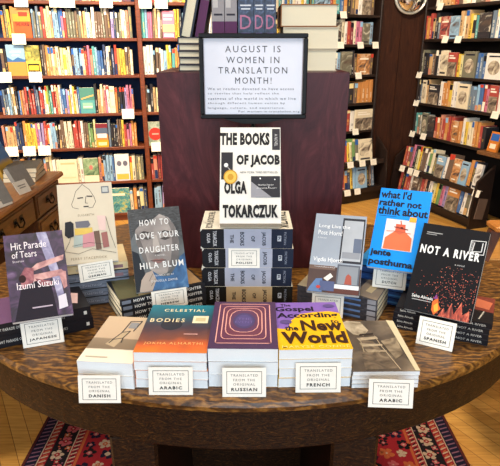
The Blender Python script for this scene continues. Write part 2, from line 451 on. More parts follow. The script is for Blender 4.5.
def shelf_card(case, x, z, label, w=.092, h=.074, setback=0, drop=.6, lean=-.25):
    u = case.u(x, z, setback)
    mb = MB(); t = .0012
    mb.box((-w/2,-t,0), (w/2,0,h), M('efe8d8', .7))
    mb.box((-w/2,0,h-.002), (w/2,.02,h-.0008), M('efe8d8', .7))       # folded lip lying on the shelf
    art(mb, [('r',.2,.7,.8,.74,'d8d2c6'),('r',.2,.5,.7,.53,'dcd6ca')], lambda a, b, k: (-w/2+a*w, -t-.0004*k, b*h))
    o = mb.build('shelf_card')
    o.matrix_world = case.X @ Matrix.Translation((u, setback-.006+h*drop*math.sin(lean), z - h*drop)) @ Matrix.Rotation(lean, 4, 'X')
    tag(o, label, 'card', 'white shelf cards')
    return o

cherry = wood('cherry_shelf_wood', [(.3,'54240f'),(.55,'733718'),(.75,'884622')], scale=5, stretch=(2,14,14), rough=.45)
bluepanel = M('24365c', .7, .2, 6)
darkwood = wood('dark_walnut', [(.3,'241107'),(.6,'381c0d'),(.8,'4a2815')], scale=4, stretch=(10,10,1.2), rough=.6, spec=.15)
darkshelf = wood('dark_shelf_wood', [(.3,'170e0a'),(.6,'261710'),(.8,'33201a')], scale=4, stretch=(1.2,10,10), rough=.5)

def bookcase(case, label, u0, u1, posts, zs, depth, mat, back, top, pw=.036):
    root = empty('bookcase', case.X.copy(), label, 'bookcase')
    for a in posts:
        mb = MB(); mb.box((a-pw/2,-.004,0), (a+pw/2,depth,top), mat, bev=.004); mb.build('side_panel', root)
    for a, b in zip(posts, posts[1:]):
        for z in zs:
            mb = MB(); mb.box((a+pw/2,0,z-.022), (b-pw/2,depth-.012,z), mat, bev=.003); mb.build('shelf', root)
        mb = MB(); mb.box((a+pw/2,.02,0), (b-pw/2,.04,min(.05, zs[0]-.022)), mat); mb.build('plinth', root)
    mb = MB(); mb.box((u0,depth-.012,0), (u1,depth,top), back); mb.build('back_panel', root)
    mb = MB(); mb.box((u0,-.01,top), (u1,depth,top+.04), mat, bev=.006); mb.build('cornice', root)
    return root

# left bookcase, running from beyond the left of the frame to behind the purple box
L = Case((-1.08, 4.34), R(11))
zL = [.07, .339, .613, .875, 1.154, 1.414, 1.66, 1.93]
pm = L.u(143.5, 1.0)
pr = 1.04
bcL = bookcase(L, 'reddish wooden bookcase with dark blue back, packed with upright books, at left', -1.15, pr+.018, [-1.15, pm, pr], zL, .26, cherry, bluepanel, 2.2)
LB, LN = 'left bookcase', 'left bookcase narrow bay'
rows = [(1.66,'top shelf, '+LB, 2, 130,'k[r9]c[y9]n[c8]t[z8]kn[c9]s[G8]k[t9]n[c8]w[d8]'),
 (1.414,'second shelf, '+LB, 1, 132,'ogyo[o20]zgzgrllsbbBprgggngttbcwnnngnnvNggcwsg'),
 (1.154,'third shelf, '+LB, 1, 133,'nk[b20][y16]knotctclylcnbbbcrpsqbBBNwkNroyynnc'),
 (.875,'fourth shelf, '+LB, 1, 134,'NzzbgtkBosrkrrNzrrwyGqrrtwBBvywycB[q20]ktcspw[c7]okkkvpps'),
 (.613,'fifth shelf, '+LB, 3, 137,'sttttNNNoyyyypvvrowbbknnncccrrrwnnGGl[o16]zkkknnyrppoo'),
 (.339,'sixth shelf, '+LB, 44, 144,'sncwc[c20]cw[G16]sobbbB[w16]ycglg'),
 (.07,'bottom shelf, '+LB, 100, 148,'ss[q20]coklN')]
FA = {1.414:[A_or],1.154:[A_bl,A_ye],.875:[A_te,A_cr],.613:[A_ma],.339:[A_cr,A_gr,A_ey],.07:[A_mu]}
for z, ph, x0, x1, tk in rows: shelf_row(L, ph, z, x0, x1, tk, face=FA.get(z))
rows = [(1.66,'top shelf, '+LN, 141, 196,'p[r8]k[q8]c[o8]y[c9]'),
 (1.414,'second shelf, '+LN, 140, 182,'qqbppntwn[p16]yyk'),
 (1.154,'third shelf, '+LN, 142, 186,'wwwwknnwbyyqooqc'),
 (.875,'fourth shelf, '+LN, 145, 170,'nkktlllnc'),
 (.339,'sixth shelf, '+LN, 151, 171,'rsdrro'),
 (.07,'bottom shelf, '+LN, 155, 172,'bbvkN')]
for z, ph, x0, x1, tk in rows: shelf_row(L, ph, z, x0, x1, tk, face=[A_pk] if z == 1.414 else None)
shelf_row(L, 'fifth shelf, '+LN, .613, 147, 164, '[G15]', face=[lambda c: [('r',0,0,1,1,fblot('8a9a86','5a6a58','c8ccb8')),('e',.5,.5,.40,.27,'c23a30'),('r',.3,.47,.7,.53,'e8a898')]])
nshelf = {1.66:'top shelf', 1.414:'second shelf', 1.154:'third shelf', .875:'fourth shelf', .613:'fifth shelf', .339:'sixth shelf'}
for x, z, s, place in [(21,1.66,LB,'leftmost on its shelf'),(56,1.66,LB,'second from left on its shelf'),(68,1.66,LB,'third from left on its shelf'),(106,1.66,LB,'rightmost on its shelf'),
          (19,1.414,LB,'under the orange book facing out'),(5,1.154,LB,'at the far left under the blue book'),(35.5,1.154,LB,'under the yellow book facing out'),(128,.875,LB,'beside the upright post'),
          (12,.613,LB,'under tan spines'),(29.5,.613,LB,'under the yellow spines'),(44.5,.613,LB,'under the pink spines'),
          (145,1.66,LN,'left of two'),(161,1.66,LN,'right of two'),(157,.613,LN,'under the green book facing out')]:
    shelf_card(L, x, z, f'white card, {nshelf[z]}, {s}, {place}')

# corner bookcase behind the box, two display tiers jutting out at its foot
K = Case((.16, 4.60), R(30))
uk1 = K.u(377, 1.1)
zK = [.633, .878, 1.12, 1.37, 1.605, 1.85]
bcK = bookcase(K, 'dark bookcase in the far corner, just right of the purple box', -.02, uk1+.012, [0, uk1], zK, .28, darkshelf, M('15100e', .8), 2.2, pw=.024)
def bin_unit(case, label, u0, u1, tiers, out, mat):
    """two low jutting tiers with end boards"""
    root = empty('display_bin', case.X.copy(), label, 'display bin')
    for z, o in tiers:
        mb = MB(); mb.box((u0,-o,z-.02), (u1,-.008,z), mat, bev=.003); mb.box((u0,-o-.012,z-.03), (u1,-o,z+.012), mat); mb.build('display_tier', root)
    for a in (u0-.02, u1):
        mb = MB()
        pts = [(-tiers[0][1]-.02, 0), (-tiers[0][1]-.02, tiers[0][0]+.08), (-tiers[1][1]-.02, tiers[1][0]+.08), (-.008, tiers[1][0]+.2), (-.008, 0)]
        mb.loft([[(a, y, z) for y, z in pts], [(a+.02, y, z) for y, z in pts]], mat); mb.build('end_board', root)
    mb = MB(); mb.box((u0,-out,0), (u1,-out+.02,tiers[0][0]-.03), mat); mb.build('kick_board', root)
ub1 = K.u(380, .2, -.1)
bin_unit(K, 'two low dark display tiers of books jutting before the far corner bookcase', .5, ub1, [(.12,.15),(.37,.13)], .13, darkshelf)
KB = 'far corner bookcase'
rows = [(1.605,'top shelf, '+KB, 316, 376,'[b12]roqBokntw[w8]n',0,0),
 (1.37,'second shelf, '+KB, 334, 374,'N[k6]cwrdcpp[g8]b',0,0),
 (1.12,'third shelf, '+KB, 335, 374,'wb[g12]kn[o14]n',0,0),
 (.878,'fourth shelf, '+KB, 337, 374,'wnkknoooo',0,0),
 (.633,'fifth shelf, '+KB, 338, 374,'nwrw[c12]',0,0),
 (.37,'upper jutting tier, '+KB, 340, 374,'rorylGg[c14]',-.125,R(9)),
 (.12,'lower jutting tier, '+KB, 340, 376,'kroNyb[b12]knz',-.145,R(9))]
for z, ph, x0, x1, tk, sb, ti in rows: shelf_row(K, ph, z, x0, x1, tk, setback=sb, tilt=ti, hr=(.165,.2), depth=.095 if sb else .14)
nk = {1.605:'topmost shelf', 1.37:'second shelf', 1.12:'third shelf', .878:'fourth shelf', .633:'fifth shelf', .37:'upper jutting tier', .12:'lower jutting tier'}
for x, z, place, sb in [(343,1.605,'beside the red spine',0),(340,1.37,'left of three',0),(360,1.37,'middle of three',0),(375,1.37,'right of three',0),(358,1.12,'under the orange book',0),(355,.633,'under the red spine',0),
                    (350,.37,'left of three',-.145),(362,.37,'middle of three',-.145),(373,.37,'right of three',-.145),(347,.12,'left of two',-.165),(357,.12,'right of two',-.165)]:
    shelf_card(K, x, z, f'white card, {nk[z]}, {KB}, {place}', w=.07, h=.055, setback=sb)

# shelf stretches that the riser and the display books hide from the front
def filler(n): return ''.join(random.choice('ccwwttknNbrogylszBq') for _ in range(n))
for z, a in ((1.66,196),(1.414,182),(1.154,186),(.875,170),(.613,164),(.339,171),(.07,172)):
    u0 = L.u(a, z+.1)+.004; u1 = pr-.024; shelf_row(L, 'left bookcase', z, 0, 0, filler(int((u1-u0)/.026)), us=(u0, u1))
for z, a in ((.339,44),(.07,100)):
    u0 = -1.125; u1 = L.u(a, z+.1)-.004; shelf_row(L, 'left bookcase', z, 0, 0, filler(int((u1-u0)/.026)), us=(u0, u1))
for z, a in ((1.605,316),(1.37,334),(1.12,335),(.878,337),(.633,338)):
    u0 = .02; u1 = K.u(a, z+.1)-.004; shelf_row(K, 'far corner bookcase', z, 0, 0, filler(int((u1-u0)/.026)), us=(u0, u1), hr=(.165,.2))
for z, a, sb in ((.37,340,-.125),(.12,340,-.145)):
    u0 = .505; u1 = K.u(a, z+.1, sb)-.004; shelf_row(K, 'far corner bookcase', z, 0, 0, filler(int((u1-u0)/.026)), us=(u0, u1), hr=(.165,.2), setback=sb, tilt=R(9), depth=.095)

# dark panelled corner and its round convex mirror
mb = MB(); a = K.X @ Vector((uk1+.014, .05, 0)); b = Vector((1.56, 5.24, 0)); d = b-a
Xc = Matrix.Translation(a) @ Matrix.Rotation(math.atan2(d.y, d.x), 4, 'Z')
mb.box((0,0,0), (d.length*.47,.03,2.9), darkwood, Xc); mb.box((d.length*.48,.004,0), (d.length,.034,2.9), darkwood, Xc)
structure(mb, 'wall_corner')
mir, nt, bs = new_mat('mirror_glass'); bs.inputs['Metallic'].default_value = 1; bs.inputs['Roughness'].default_value = .03; bs.inputs['Base Color'].default_value = (.85,.85,.82,1)
mc = Xc @ Vector((d.length*.47, -.03, 0))
mzd = mc.y*cp; 
root = empty('convex_mirror', Matrix.Translation((mc.x+.055, mc.y, 1.755)) @ Matrix.Rotation(Xc.to_euler().z, 4, 'Z') @ Matrix.Rotation(R(90), 4, 'X'), 'round convex security mirror with pale rim high on the dark corner panel', 'mirror')
mb = MB(); mb.lathe([(.13,0),(.125,.015),(.10,.035),(.065,.05),(.03,.056),(.004,.058)], mir, 40); mb.build('mirror_dome', root)
mb = MB(); mb.lathe([(.128,-.012),(.14,-.01),(.145,0),(.142,.012),(.132,.014),(.128,.006)], M('c8c4b8', .3, metal=.6), 40); mb.build('rim', root)

# right bookcase
T_ = Case((1.53, 5.20), math.atan2(-.938, .347))
zT = [.594, .875, 1.12, 1.414, 1.67, 1.95]
bcT = bookcase(T_, 'nearly black bookcase full of books at the right edge of the photo', -.02, 1.62, [0, 1.62], zT, .28, darkshelf, M('15100e', .8), 2.2, pw=.024)
TB = 'right bookcase'
uT = T_.u(479, .2, -.1)
bin_unit(T_, 'two low dark display tiers of books jutting before the right bookcase', .0, uT, [(.07,.17),(.30,.14)], .15, darkshelf)
rows = [(1.67,'top shelf, '+TB, 436, 512,'wcttornctwgnscwtk',0,0),
 (1.414,'second shelf, '+TB, 423, 510,'rortkz[r10][b9]tctykq[k11]zwBnc',0,0),
 (1.12,'third shelf, '+TB, 420, 510,'gkktnkw[c8][r9]yl[g12]BzB[w14]sn',0,0),
 (.875,'fourth shelf, '+TB, 417, 508,'kz[c5]t[k12]wooyww[c12]zzbBrp[r8]wnk',0,0),
 (.594,'fifth shelf, '+TB, 414, 484,'qgw[g8][k9]rosrorr[o7]owyccoork',0,0),
 (.30,'upper jutting tier, '+TB, 402, 478,'rrnpklynnwGcg[b9]wnn[o8][b8]ok[w6]',-.135,R(9)),
 (.07,'lower jutting tier, '+TB, 397, 474,'rkrrw[n6]nrskwlyGpv[o11]Bwgwn',-.165,R(9))]
for z, ph, x0, x1, tk, sb, ti in rows: shelf_row(T_, ph, z, x0, x1, tk, setback=sb, tilt=ti, hr=(.165,.21), depth=.10 if sb else .14)
ntb = {1.67:'topmost shelf', 1.414:'second shelf', 1.12:'third shelf', .875:'fourth shelf', .594:'fifth shelf', .30:'upper jutting tier', .07:'lower jutting tier'}
for x, z, place, sb in [(441,1.67,'at its left end',0),(446,1.414,'left of two',0),(459,1.414,'right of two',0),(420,1.12,'at its left end',0),(417,.875,'at its left end',0),(496,.875,'at the far right',0),
                    (413,.594,'left of two',0),(424,.594,'right of two',0),(403,.30,'leftmost of four',-.155),(411,.30,'second of four',-.155),(417,.30,'third of four',-.155),(477,.30,'rightmost of four',-.155)]:
    shelf_card(T_, x, z, f'white card, {ntb[z]}, {TB}, {place}', w=.075, h=.055, setback=sb)
# jutting wooden ledge at the bookcase's near end
ul = T_.u(484, .60, -.03)
mb = MB(); mb.box((ul,-.10,.575), (1.62,-.006,.603), wood('ledge_wood', [(.3,'5a3a20'),(.6,'7c5532'),(.8,'94693f')], stretch=(2,12,12), rough=.45), bev=.004); mb.build('ledge', bcT)
lb = MB(); lb.box((0,0,0), (.10,.018,.15), M('c9752c', .5)); art(lb, [('r',.1,.55,.9,.9,'2f62ae'),('r',.2,.15,.8,.4,'f0e0c0')], lambda a,b,k:(a*.10,-.0006*k,b*.15))
o = lb.build('paperback_book'); o.matrix_world = T_.X @ Matrix.Translation((ul+.05,-.055,.605)) @ Matrix.Rotation(R(-12),4,'X')
tag(o, 'small orange and blue book propped on the light ledge of the right bookcase', 'book')

# ================================================================== LEFT DESK
deskw = wood('desk_oak', [(.3,'3c2210'),(.55,'5c3618'),(.75,'7a4a22')], scale=5, stretch=(10,1.5,8), rough=.38)
desktop = wood('desk_top_oak', [(.3,'6b3d18'),(.55,'96602c'),(.8,'b5783a')], scale=5, stretch=(10,1.5,8), rough=.35)
iron = M('14120f', .45, metal=.6)
DX, DY0, DY1 = -.995, 1.50, 2.82
root = empty('desk', Matrix.Translation((DX, DY1, 0)), 'old oak kneehole desk with dark bail pulls behind the table at left', 'desk')
mb = MB(); w = .66
prof = [(0,.722),(.012,.728),(.012,.742),(.004,.75),(-w,.75),(-w,.722)]
mb.loft([[(x, -(DY1-DY0), z) for x, z in prof], [(x, .012, z) for x, z in prof]], desktop); mb.build('desk_top', root)
def drawer(y0, y1, z0, z1, pulls=1):
    d_ = MB(); d_.box((-.03,y0,z0), (-.006,y1,z1), deskw, bev=.004); d_.box((-.008,y0+.02,z0+.015), (-.002,y1-.02,z1-.015), deskw)
    o = d_.build('drawer', root)
    for k in range(pulls):
        yc = y0 + (y1-y0)*(k+1)/(pulls+1); zc = (z0+z1)/2
        h = MB()
        for s in (-1, 1):
            h.lathe([(.012,0),(.011,.003),(.005,.006),(.004,.012)], iron, 12, Matrix.Translation((-.004, yc+s*.032, zc+.006)) @ Matrix.Rotation(R(90),4,'Y'))
            h.box((-.004, yc+s*.032-.018, zc-.012), (-.001, yc+s*.032+.018, zc+.022), iron, bev=.001)
        h.tube([(.006, yc-.032, zc+.006), (.012, yc-.03, zc-.014), (.014, yc, zc-.024), (.012, yc+.03, zc-.014), (.006, yc+.032, zc+.006)], .0035, iron)
        h.build('handle', o)
p0 = -.37
mb = MB(); mb.box((-w+.03,p0,.06), (-.02,-.01,.722), deskw); mb.build('pedestal', root)
for z0, z1 in ((.60,.715),(.44,.59),(.27,.43),(.09,.26)): drawer(p0+.012, -.02, z0, z1)
mb = MB(); mb.box((-w+.03,-(DY1-DY0)+.02,.585), (-.03,p0,.722), deskw); mb.build('apron', root)
drawer(-.98, p0-.006, .60, .715, 2)
mb = MB(); mb.box((-w+.03,-(DY1-DY0)+.02,.06), (-.02,-(DY1-DY0)+.32,.585), deskw); mb.build('pedestal', root)
for x, y in ((-.06,-.05),(-w+.08,-.05),(-.06,-1.26),(-w+.08,-1.26)):
    mb = MB(); mb.lathe([(.03,0),(.035,.02),(.03,.06)], deskw, 14, Matrix.Translation((x,y,0))); mb.build('foot', root)
# things on the desk
gm = ['6a645c','7c766c','5c5850']
for k in range(3):
    X = Matrix.Translation((-1.185+.004*k, 2.57, .751+.0215*k)) @ Matrix.Rotation(R(6+3*k), 4, 'Z')
    make_book('paperback_book', .15, .21, .021, M(gm[k], .6, .25, 60), X, ['bottom','middle','top'][k] + ' grey book of the low pile on the desk\'s far end', group='grey books on the desk', spine='left', pages=PAGES_CREAM)
X = Matrix.Translation((-1.205, 2.60, .7525)) @ Matrix.Rotation(R(84), 4, 'Z') @ Matrix.Rotation(R(64), 4, 'X')
make_book('paperback_book', .14, .25, .022, gradient('blue_gold_cover', .25, [(0,'8a6a20'),(.28,'b08a30'),(.38,'3a6a9c'),(1,'3f78ae')], .1), X, 'blue and gold book tilted back on the desk at the left edge', ops=[('r',.15,.7,.85,.78,'dfe6ee'),('r',.15,.58,.7,.64,'dfe6ee')])
for k, (y, x, lab) in enumerate([(2.385,-1.045,'grey book tilted up on the desk beside the grey pile'),(2.10,-1.045,'grey book tilted up on the desk at the very left edge')]):
    X = Matrix.Translation((x, y, .7525)) @ Matrix.Rotation(R(78-8*k), 4, 'Z') @ Matrix.Rotation(R(62), 4, 'X')
    make_book('paperback_book', .12, .11, .02, M('85837e', .4, .2, 50), X, lab, group='grey books tilted up on the desk')
for k, (y, x, lab) in enumerate([(2.33,-1.012,'small white price card leaning on the desk below the grey pile'),(2.12,-1.012,'small white price card leaning on the desk at the left edge')]):
    mb = MB(); mb.box((0,0,0), (.085,.06,.001), M('dcd6c8', .7)); art(mb, [('r',.2,.6,.8,.68,'8a867e'),('r',.25,.42,.75,.5,'8a867e')], lambda a,b,k_:(a*.085,b*.06,.001+.0003*k_))
    o = mb.build('price_card'); o.matrix_world = Matrix.Translation((x, y, .7525)) @ Matrix.Rotation(R(75), 4, 'Z') @ Matrix.Rotation(R(62), 4, 'X')
    tag(o, lab, 'card')

# ================================================================== RUG
rm = {k: M(h, .95, .25, 220, spec=.1) for k, h in dict(edge='4a1f1c', navy='1a1626', red='841d23', cream='a58c74', pink='a04a4c', orange='a04e2c', dark='1a1416', mauve='6e4a5a').items()}
RX0, RX1, RY0, RY1 = -.795, .765, .15, 2.0
mb = MB(); mb.box((RX0,RY0,.0005), (RX1,RY1,.008), rm['red'], bev=.002)
_rl = [0]
def rr(x0, x1, y0, y1, m, z): mb.add([(x0,y0,z),(x1,y0,z),(x1,y1,z),(x0,y1,z)], [(0,1,2,3)], rm[m])
def disc(cx, cy, r, m, z, n=7, ph=0, pet=.16):
    pts = []
    for k in range(n*4):
        a = 6.2832*k/(n*4)+ph; q = r*(1-pet+pet*math.cos(n*a))
        pts.append((cx+q*math.cos(a), cy+q*math.sin(a), z))
    mb.add(pts, [tuple(range(len(pts)))], rm[m])
def zig(x0, x1, y0, y1, m, z, n, along='y'):
    for k in range(n):
        a = y0+(y1-y0)*k/n; b = y0+(y1-y0)*(k+.5)/n; c = y0+(y1-y0)*(k+.32)/n
        q = [(x0,a),(x1,b),(x1,b+(b-a)*.55),(x0,c)]
        mb.add([(x,y,z) if along == 'y' else (y,x,z) for x, y in q], [(0,1,2,3) if along == 'y' else (3,2,1,0)], rm[m])
z1, z2, z3, z4 = .0084, .0087, .0090, .0093
bands = [(0,.010,'edge'),(.010,.048,'navy'),(.048,.052,'cream'),(.052,.080,'red'),(.080,.084,'dark'),(.084,.148,'dark'),(.148,.152,'cream'),(.152,.178,'red'),(.178,.188,'orange')]
for a, b, m in bands:
    rr(RX0+a, RX0+b, RY0+a, RY1-a, m, z1); rr(RX1-b, RX1-a, RY0+a, RY1-a, m, z1)
    rr(RX0+a, RX1-a, RY0+a, RY0+b, m, z1+.0001); rr(RX0+a, RX1-a, RY1-b, RY1-a, m, z1+.0001)
for X0, X1 in ((RX0+.014,RX0+.044),(RX1-.044,RX1-.014)): zig(X0, X1, RY0+.05, RY1-.05, 'mauve', z2, 80)
for X0, X1 in ((RX0+.055,RX0+.077),(RX1-.077,RX1-.055)): zig(X0, X1, RY0+.09, RY1-.09, 'cream', z2, 75); zig(X0+.004, X1-.004, RY0+.098, RY1-.082, 'orange', z2+.0001, 75)
for X0, X1 in ((RX0+.155,RX0+.175),(RX1-.175,RX1-.155)): zig(X0, X1, RY0+.18, RY1-.18, 'cream', z2, 72); zig(X0+.004, X1-.004, RY0+.188, RY1-.172, 'dark', z2+.0001, 72)
rnd = random.Random(3)
def bloom(x, y, r, pet, cen, z, n=5):
    ph = rnd.random()*6
    for k in range(n):
        a = ph+6.2832*k/n+rnd.uniform(-.2,.2)
        disc(x+r*.62*math.cos(a), y+r*.62*math.sin(a), r*rnd.uniform(.36,.46), pet, z, 3, a, .12)
    disc(x, y, r*.42, cen, z+.0003, 4, ph, .1); disc(x, y, r*.16, 'cream', z+.0006, 4, ph, .1)
for xs in (RX0+.116, RX1-.116):
    n = 46
    for k in range(n):
        y = RY0+.13+(RY1-RY0-.26)*k/(n-1); x = xs+.013*math.sin(k*1.9)
        if k % 2 == 0: bloom(x, y, .026, rnd.choice(['cream','cream','pink']), 'red', z2)
        else: bloom(x+.008, y, .013, rnd.choice(['orange','pink','red']), 'cream', z2, 4)
        for q in range(3): disc(xs+rnd.uniform(-.027,.027), y+rnd.uniform(-.02,.02), .0045, rnd.choice(['orange','mauve','pink']), z1+.0002, 3, q)
for gx in range(20):
    for gy in range(26):
        x = RX0+.215+gx*(RX1-RX0-.43)/19+rnd.uniform(-.012,.012); y = RY0+.225+gy*(RY1-RY0-.45)/25+rnd.uniform(-.012,.012)
        m = rnd.choice(['navy','dark','navy','pink','orange','cream'])
        bloom(x, y, rnd.uniform(.018,.030), m, rnd.choice(['cream','orange','pink']), z1)
o = mb.build('rug'); tag(o, 'red and navy floral rug with zigzag borders lying under the table', 'rug')

# ================================================================== TABLE
TX, TY, TA, TB_ = -.012, 1.445, .755, .605
TS = [(.1,'211206'),(.4,'4a2e11'),(.62,'6e481b'),(.95,'a27434')]
topm = oak_top('table_oak', TS, .36, 11)
rimm = wood('table_apron_oak', [(.3,'0e0603'),(.47,'1e0f05'),(.58,'36200c'),(.72,'5e3a15')], scale=8, stretch=(2.2,2.2,7), rough=.5, distort=7, bump=.15, spec=.2)  # dark oak; the weaker light on the apron is put into these darkened colours
root = empty('oval_table', Matrix.Translation((TX, TY, 0)), 'oval dark oak display table covered with books and cards', 'table')
def oval(a, b, z, n=96): return [(a*math.cos(6.2832*k/n), b*math.sin(6.2832*k/n), z) for k in range(n)]
mb = MB(); mb.loft([oval(TA-.006,TB_-.006,TZ-.022), oval(TA,TB_,TZ-.018), oval(TA+.001,TB_+.001,TZ-.008), oval(TA-.004,TB_-.004,TZ)], topm, smooth=False); mb.build('table_top', root)
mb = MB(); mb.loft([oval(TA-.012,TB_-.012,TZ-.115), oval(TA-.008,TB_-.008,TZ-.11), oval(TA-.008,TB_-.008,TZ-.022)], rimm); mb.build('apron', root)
for s in (-1, 1):
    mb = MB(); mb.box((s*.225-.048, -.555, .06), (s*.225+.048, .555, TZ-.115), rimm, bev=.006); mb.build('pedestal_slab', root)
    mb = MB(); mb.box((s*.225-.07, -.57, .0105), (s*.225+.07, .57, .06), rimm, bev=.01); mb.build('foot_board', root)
mb = MB(); mb.box((-.177,-.02,.06), (.177,.02,TZ-.115), rimm); mb.build('stretcher', root)

# ================================================================== TALL BOX ON THE TABLE
BW, BY, BH = .505, 1.50, .551
boxm = wood('purple_brown_stain', [(.3,'36151a'),(.55,'4c2024'),(.8,'653034')], scale=3, stretch=(2.5,2.5,.8), rough=.4, distort=6, bump=.02, spec=.22)
cxb = (at(164.5, 268, TZ).x + at(341, 268, TZ).x)/2
root = empty('display_riser', Matrix.Translation((cxb, BY, TZ+.001)), 'tall purple-brown wooden riser box standing on the oval table', 'riser')
mb = MB(); mb.box((-BW/2,0,0), (BW/2,.02,BH-.0008), boxm); mb.build('front_panel', root)
for s in (-1, 1):
    mb = MB(); x = s*(BW/2-.01); mb.box((x-.01,.02,0), (x+.01,.32,BH-.02), boxm); mb.build('side_panel', root)
mb = MB(); mb.box((-BW/2,.0202,BH-.02), (BW/2,.33,BH), boxm); mb.build('top_board', root)
mb = MB(); mb.box((-BW/2+.02,.30,0), (BW/2-.02,.32,BH-.02), boxm); mb.build('back_panel', root)
ZB = TZ+BH+.0015
# pile of five at the box's left
pm_ = ['2a2630','3a3236','24242c','423638','2c2a34']
for k in range(5):
    X = Matrix.Translation((-.192+.002*(k % 2), 1.555, ZB+.0172*k))
    make_book('hardback_book', .15, .19, .017, M(pm_[k], .5), X, f'dark hardback on the riser box left pile, {low_word(4-k,5)}, cream pages outward', group='dark hardbacks piled on the riser box', pages=PAGES_CREAM, hard=True)
zs = ZB+.0172*5+.001
# leaning and upright books on that pile: seen by their long fore edges
def edge_book(name, x, y, z, T, H, D, cover, roll, label, group=None, ops=(), pages=PAGES_CREAM, hard=True, spine_out=False):
    """upright book seen edge on: x is its thickness, y its depth"""
    root = empty(name, Matrix.Translation((x, y, z)) @ Matrix.Rotation(roll, 4, 'Y'), label, 'book', group)
    c = .0055 if hard else .001
    mb = MB()
    mb.box((0,0,0), (c,D,H), cover); mb.box((T-c,0,0), (T,D,H), cover)
    if spine_out: mb.box((c,0,0), (T-c,c,H), cover)
    else: mb.box((c,D-c,0), (T-c,D,H), cover)
    art(mb, ops, lambda u, v, k: (u*T, -EPS*k, v*H))
    mb.build('cover', root)
    pb = MB(); pb.box((c,.004,.003), (T-c,D-c-.0005,H-.003), pages); pb.build('page_block', root)
    return root
edge_book('hardback_book', -.190, 1.575, zs+.001, .034, .22, .15, M('1e2030', .4), R(13), 'navy hardback leaning on the left pile of the riser box, pages outward')
edge_book('hardback_book', -.148, 1.578, zs+.001, .022, .22, .15, M('6a5f68', .5), R(12), 'mauve grey book leaning beside the navy hardback on the riser box', spine_out=True, ops=[('r',0,0,1,.42,'54284e')])
for k in range(2):
    edge_book('paperback_book', -.100+.0335*k, 1.57, ZB+.002, .032, .235, .15, M('8f8a8c', .5), 0, ['pale grey spine with purple foot on the riser box, beside the leaning books','pale grey spine with purple foot on the riser box, beside the navy trio'][k], 'pale grey spines on the riser box', spine_out=True,
              ops=[('r',0,0,1,.52,'54284e'),('r',.15,.58,.85,.60,'2a2630'),('r',.1,.66,.5,.98,'b5b0ae')])
xd = -.0315
navy = blotch('navy_speckled_cover', [(.35,'1c2438'),(.55,'2e3c58'),(.75,'55688a')], 70)
for k, t in enumerate((.040,.029,.029)):
    edge_book('paperback_book', xd, 1.565, ZB+.002, t, .235, .15, navy, 0, ['thick navy spine with pink letters standing on the riser box behind the sign','middle navy spine of the trio standing on the riser box','rightmost navy spine of the trio standing on the riser box'][k], 'navy spines standing on the riser box', spine_out=True,
              ops=[('t','D',.13,.44,.87,.585,'b0708c',0), ('r',.2,.64,.8,.655,'c8ccd4'), ('r',.14,.675,.86,.69,'c8ccd4'), ('r',.2,.36,.8,.40,'7a6aa8')])
    xd += t+.0008
# three thick cream blocks at the right
for k in range(3):
    X = Matrix.Translation((.085+.003*(k == 1)-.004*(k == 2), 1.565, ZB+.0555*k))
    make_book('hardback_book', .15, .20, .0548, M('8a5a34' if k == 2 else 'b9ad96', .6), X, f'very thick cream-paged hardback on the riser box right pile, {low_word(2-k,3)}' if k != 1 else 'very thick cream-paged hardback on the riser box right pile, middle one', group='thick hardbacks piled on the riser box', pages=PAGES_CREAM, hard=True)

# ================================================================== SIGN
X = Matrix.Translation((0,0,0))
sy = 1.452
def xz(x, y, Y):
    d = (CY-y)
    # point at depth plane Y
    v = y-CY; H_ = F*cp - v*sp; D_ = F*sp + v*cp
    s = Y/H_
    return Vector(((x-CX)*s, Y, CAMZ-D_*s))
bl, br, tl = xz(201, 118.5, sy), xz(305.5, 118.5, sy), xz(199, 33.5, sy+.012)
SW, SH = br.x-bl.x, (tl-bl).length
lean = R(3)
root = empty('sign_holder', Matrix.Translation((bl.x, sy, bl.z)) @ Matrix.Rotation(R(90)-lean, 4, 'X'), 'black framed sign about women in translation, on a post before the riser box', 'sign')
fm_ = M('0d0e11', .5, spec=.2); fw = .011
mb = MB()
mb.box((0,0,0), (SW,fw,.012), fm_, bev=.002); mb.box((0,SH-fw,0), (SW,SH,.012), fm_, bev=.002)
mb.box((0,fw,0), (fw,SH-fw,.012), fm_, bev=.002); mb.box((SW-fw,fw,0), (SW,SH-fw,.012), fm_, bev=.002)
mb.box((fw,fw,-.001), (SW-fw,SH-fw,.002), fm_)
mb.build('frame', root)
mb = MB(); mb.box((fw,fw,.0022), (SW-fw,SH-fw,.003), M('d6dae6', .6, .03))
ink = '33333a'
so = [('l',[(.045,.05),(.955,.05),(.955,.95),(.045,.95),(.045,.05)],.004,'8a7a88',.8),
      ('t','AUGUST IS',.24,.785,.75,.86,ink,0,1.35), ('t','WOMEN IN',.25,.66,.74,.735,ink,0,1.35),
      ('t','TRANSLATION',.175,.54,.815,.615,ink,0,1.35), ('t','MONTH!',.33,.42,.67,.495,ink,0,1.35)]
for k, s_ in enumerate(["We at readers devoted to have access","to stories that help reflect the","vastness of the world in which we live","through different human voices by","language, culture, and experience."]):
    so.append(('t', s_, .07, .345-.058*k, [.88,.74,.90,.80,.80][k], .375-.058*k, '55555e', 0, 1.2))
so.append(('t','For women-in-translation.org', .36, .07, .94, .10, '55555e', 0, 1.1))
art(mb, so, lambda u, v, k: (u*SW, v*SH, .003+EPS*k*.6))
mb.build('sign_sheet', root)
mb = MB(); mb.loft([[(SW*.22,0,.0),(SW*.78,0,.0),(SW*.6,-.012,.0),(SW*.4,-.012,.0)], [(SW*.22,0,.018),(SW*.78,0,.018),(SW*.6,-.012,.018),(SW*.4,-.012,.018)]], fm_); mb.build('lip', root)
